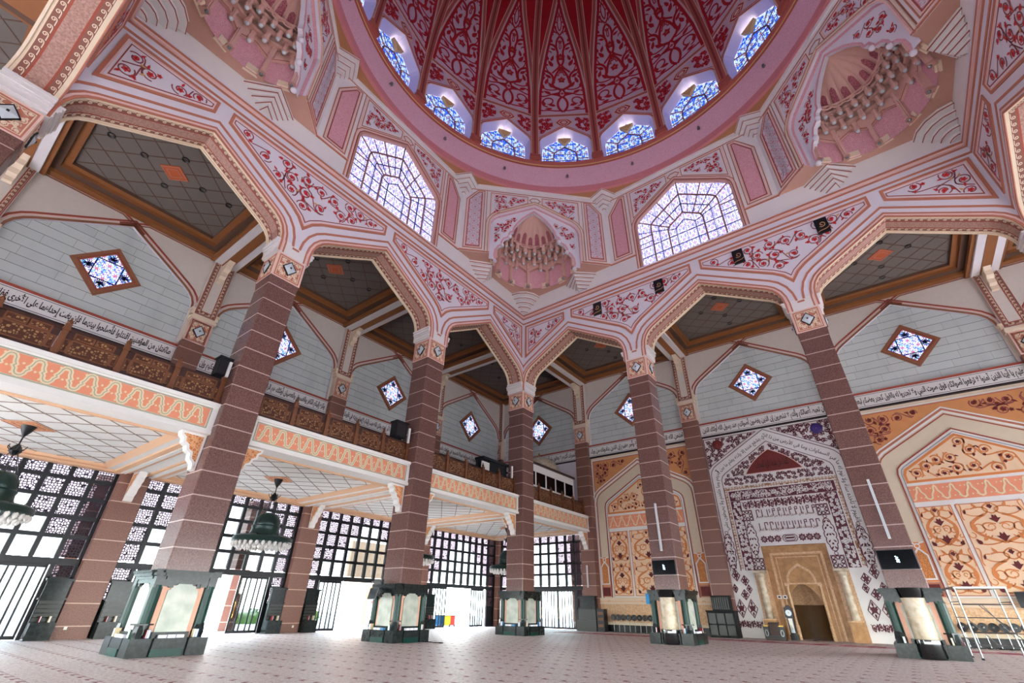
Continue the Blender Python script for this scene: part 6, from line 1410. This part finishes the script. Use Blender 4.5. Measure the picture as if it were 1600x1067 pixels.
# ------------------------------------------------------------------ chandeliers, fans, scaffold tower and small things
def chandelier(label, x, y):
    t_ = thing('chandelier', label, 'chandelier', (x, y, 8.62), 0, 'green domed chandeliers under the gallery', 'thing')
    a = G(); a.mat('frame_black').lathe([(.02, 0), (.28, -.02), (.2, -.25), (.06, -.5), (.03, -.55)], 16); a.tube([(0, 0, -.5), (0, 0, -1.0)], .03, 8); obj('ceiling_cup', a, t_, True)
    h = G(); h.mat('frame_black').lathe([(.03, -.85), (.16, -1.0), (.24, -1.2), (.1, -1.35)], 12)
    for k in range(6):
        q = R(60*k); h.tube([(.2*math.cos(q), .2*math.sin(q), -1.15), (.32*math.cos(q), .32*math.sin(q), -1.05), (.34*math.cos(q), .34*math.sin(q), -.95)], .02, 5); h.tube([(.14*math.cos(q), .14*math.sin(q), -1.25), (.8*math.cos(q), .8*math.sin(q), -2.75)], .018, 5)
    obj('chain_hanger', h, t_)
    b = G(); b.mat('iron_green').lathe([(.02, -2.05), (.28, -2.08), (.52, -2.2), (.68, -2.42), (.74, -2.7), (.72, -2.8), (.8, -2.86), (.76, -3.0), (.8, -3.2), (.86, -3.3)], 28); obj('bell', b, t_, True)
    r = G(); r.mat('iron_green').lathe([(.8, -3.3), (1.0, -3.38), (1.5, -3.42), (1.62, -3.5), (1.66, -3.72), (1.6, -3.78), (1.5, -3.74), (.8, -3.5)], 36)
    for k in range(18): q = R(20*k); r.mat('frame_black').tube([(1.6*math.cos(q), 1.6*math.sin(q), -3.45), (1.68*math.cos(q), 1.68*math.sin(q), -3.35)], .02, 4)
    obj('rim', r, t_, True)
    c = []
    for rr, n, z in ((1.56, 30, -3.86), (1.25, 24, -3.98), (.9, 16, -3.98)):
        for k in range(n):
            q = 2*PI*k/n; s = G(); s.mat('white_paint').lathe([(.02, .12), (.06, .1), (.1, .02), (.09, -.07), (.03, -.15), (.002, -.17)], 8, (rr*math.cos(q), rr*math.sin(q), z)); c.append(s)
    for s in c: obj('lamp_bulb', s, t_, True)
for y, wh in ((-30, 'at the far left edge'), (-18, 'between the two left columns'), (-6, 'half hidden behind the second column'), (6, 'left of the corner column, in the far bay')): chandelier('dark green bell chandelier with white bulbs '+wh, -6, y)
# pedestal fans in a row along the prayer wall
hd = G(); hd.mat('dusty_bronze').lathe([(.24, .05), (.25, 0), (.24, -.05), (.12, -.09), (.03, -.1)], 16); hd.mat('black').lathe([(.02, .04), (.23, .05)], 16); hd.xf(Matrix.Rotation(PI/2, 4, 'X')); HD = hd.mesh('fan_head', True)
hb = G(); hb.mat('steel').lathe([(.02, .11), (.06, .1), (.08, .05)], 12); hb.xf(Matrix.Rotation(PI/2, 4, 'X')); HB = hb.mesh('hub', True)
pl = G(); pl.mat('steel').tube([(0, .08, 1.1), (0, .04, .03)], .018, 6); PL = pl.mesh('pole')
bs = G(); bs.mat('black').lathe([(.2, 0), (.2, .03), (.05, .06)], 14, (0, .03, 0)); BS = bs.mesh('base')
FX = [(2.28+.5*i, 11.05, 'of the row left of the right middle column', i) for i in range(8)]+[(26.05+.48*i, 11.0, 'of the row behind the scaffold tower', i) for i in range(7)]
for x, y, wh, i in FX:
    t_ = thing('pedestal_fan', 'bronze pedestal fan, %s from left %s' % (ORD[i], wh), 'fan', (x, y, 0), R(-8+5*(i % 3)), 'fans along the prayer wall', 'thing')
    o = obj('fan_head', HD, t_); o.location = (0, 0, 1.12); q = obj('hub', HB, o); obj('pole', PL, t_); obj('base', BS, t_)
# scaffold tower
t_ = thing('scaffold_tower', 'silver aluminium scaffold tower frame at right before the orange panelling', 'scaffold', (26.55, 1.1, 0), R(10))
W_, D_, H_ = .95, .75, 2.85
for sx_ in (-1, 1):
    for sy in (-1, 1):
        p = G(); p.mat('steel').tube([(sx_*W_, sy*D_, .06), (sx_*W_*.98, sy*D_*.98, H_)], .035, 8); p.mat('black').lathe([(.05, 0), (.06, .03), (.04, .08)], 8, (sx_*W_, sy*D_, 0)); obj('leg', p, t_)
for sy in (-1, 1):
    for z in (.55, 1.05, 1.65, 2.2): p = G(); p.mat('steel').tube([(-W_, sy*D_, z), (W_, sy*D_, z)], .022, 6); obj('rung', p, t_)
for sx_ in (-1, 1):
    for z in (.8, 1.65, 2.3): p = G(); p.mat('steel').tube([(sx_*W_, -D_, z), (sx_*W_, D_, z)], .022, 6); obj('rung', p, t_)
for a, b in (((-W_, -D_, 1.65), (W_*.2, D_, .55)), ((W_, -D_, .55), (W_*.1, D_, 2.2)), ((W_, D_, .8), (W_*.2, D_, 2.25))): p = G(); p.mat('steel').tube([a, b], .018, 6); obj('brace', p, t_)
p = G(); p.mat('steel').box(-W_-.03, W_+.03, -D_-.03, D_+.03, H_, H_+.07); p.mat('dusty_bronze').box(-W_+.05, W_-.05, -D_+.05, D_-.05, H_+.07, H_+.09); obj('platform', p, t_)
# bookcases beside the outer piers
def bookcase(label, y):
    b = G(); b.mat('black_marble').box(-.5, .5, -.35, .35, 0, .75); b.box(-.5, .5, .05, .3, .75, 1.75); c = G(); c.mat('cabinet_dark')
    for i in range(5): c.box(-.46, .46, -.01+.0, .05, .8+.19*i, .94+.19*i)
    d = G(); d.mat('black_marble').box(-.58, .58, -.02, .32, 1.75, 1.82); d.box(-.5, .5, .1, .3, 1.82, 2.6); d.box(-.58, .58, -.02, .32, 2.6, 2.7)
    e = G(); e.mat('fret_pane').box(-.36, .36, .09, .1, 1.9, 2.5)
    simple('bookcase', label, 'bookcase', (-11.1, y, 0), [('cabinet', b, False), ('shelf_board', c, False), ('top_shelf', d, False)], PI/2, 'black marble bookcases by the outer piers')
    for k, dy in enumerate((-.18, .2)):
        tag(obj('book', BK[k], None, False, (-10.93, y+dy, .76), PI/2), '%s book leaning on the %s' % (BKN[k], label.replace('black marble', '')), 'book', 'books on the bookcases', 'thing')
for y, wh in ((-25.35, 'left of the pier behind the big left column'), (-22.6, 'right of the pier behind the big left column'), (-13.35, 'left of the pier behind the second column'), (-10.65, 'right of the pier behind the second column'), (1.3, 'in the corner bay behind the corner column')): bookcase('black marble bookcase '+wh, y)
g = G(); g.mat('white_paint').box(0, .02, -.07, .07, 0, .14); 
for y, z, wh in ((-24.3, .42, 'behind the big left column'), (-11.7, .3, 'behind the second column')): tag(obj('wall_socket', g.mesh('socket'), None, False, (-11.25, y, z)), 'small white socket low on the pier '+wh, 'socket', kind='thing')
g = G(); g.mat('steel').lathe([(.42, 0), (.45, .1), (.45, 1.0), (.4, 1.05), (.02, 1.06)], 18); tag(obj('water_drum', g, None, True, (-9.6, 10.6, 0)), 'grey metal drum standing at the far corner pier under the gallery', 'drum', kind='thing')
g = G(); g.mat('black').tube([(1.35, -11.2, .02), (1.9, -11.0, .02), (2.3, -11.25, .02), (2.7, -11.1, .02)], .02, 5); g.box(2.65, 2.85, -11.2, -11.05, 0, .05); tag(obj('floor_cable', g), 'short black cable lying on the carpet beside the second plinth', 'cable', kind='thing')
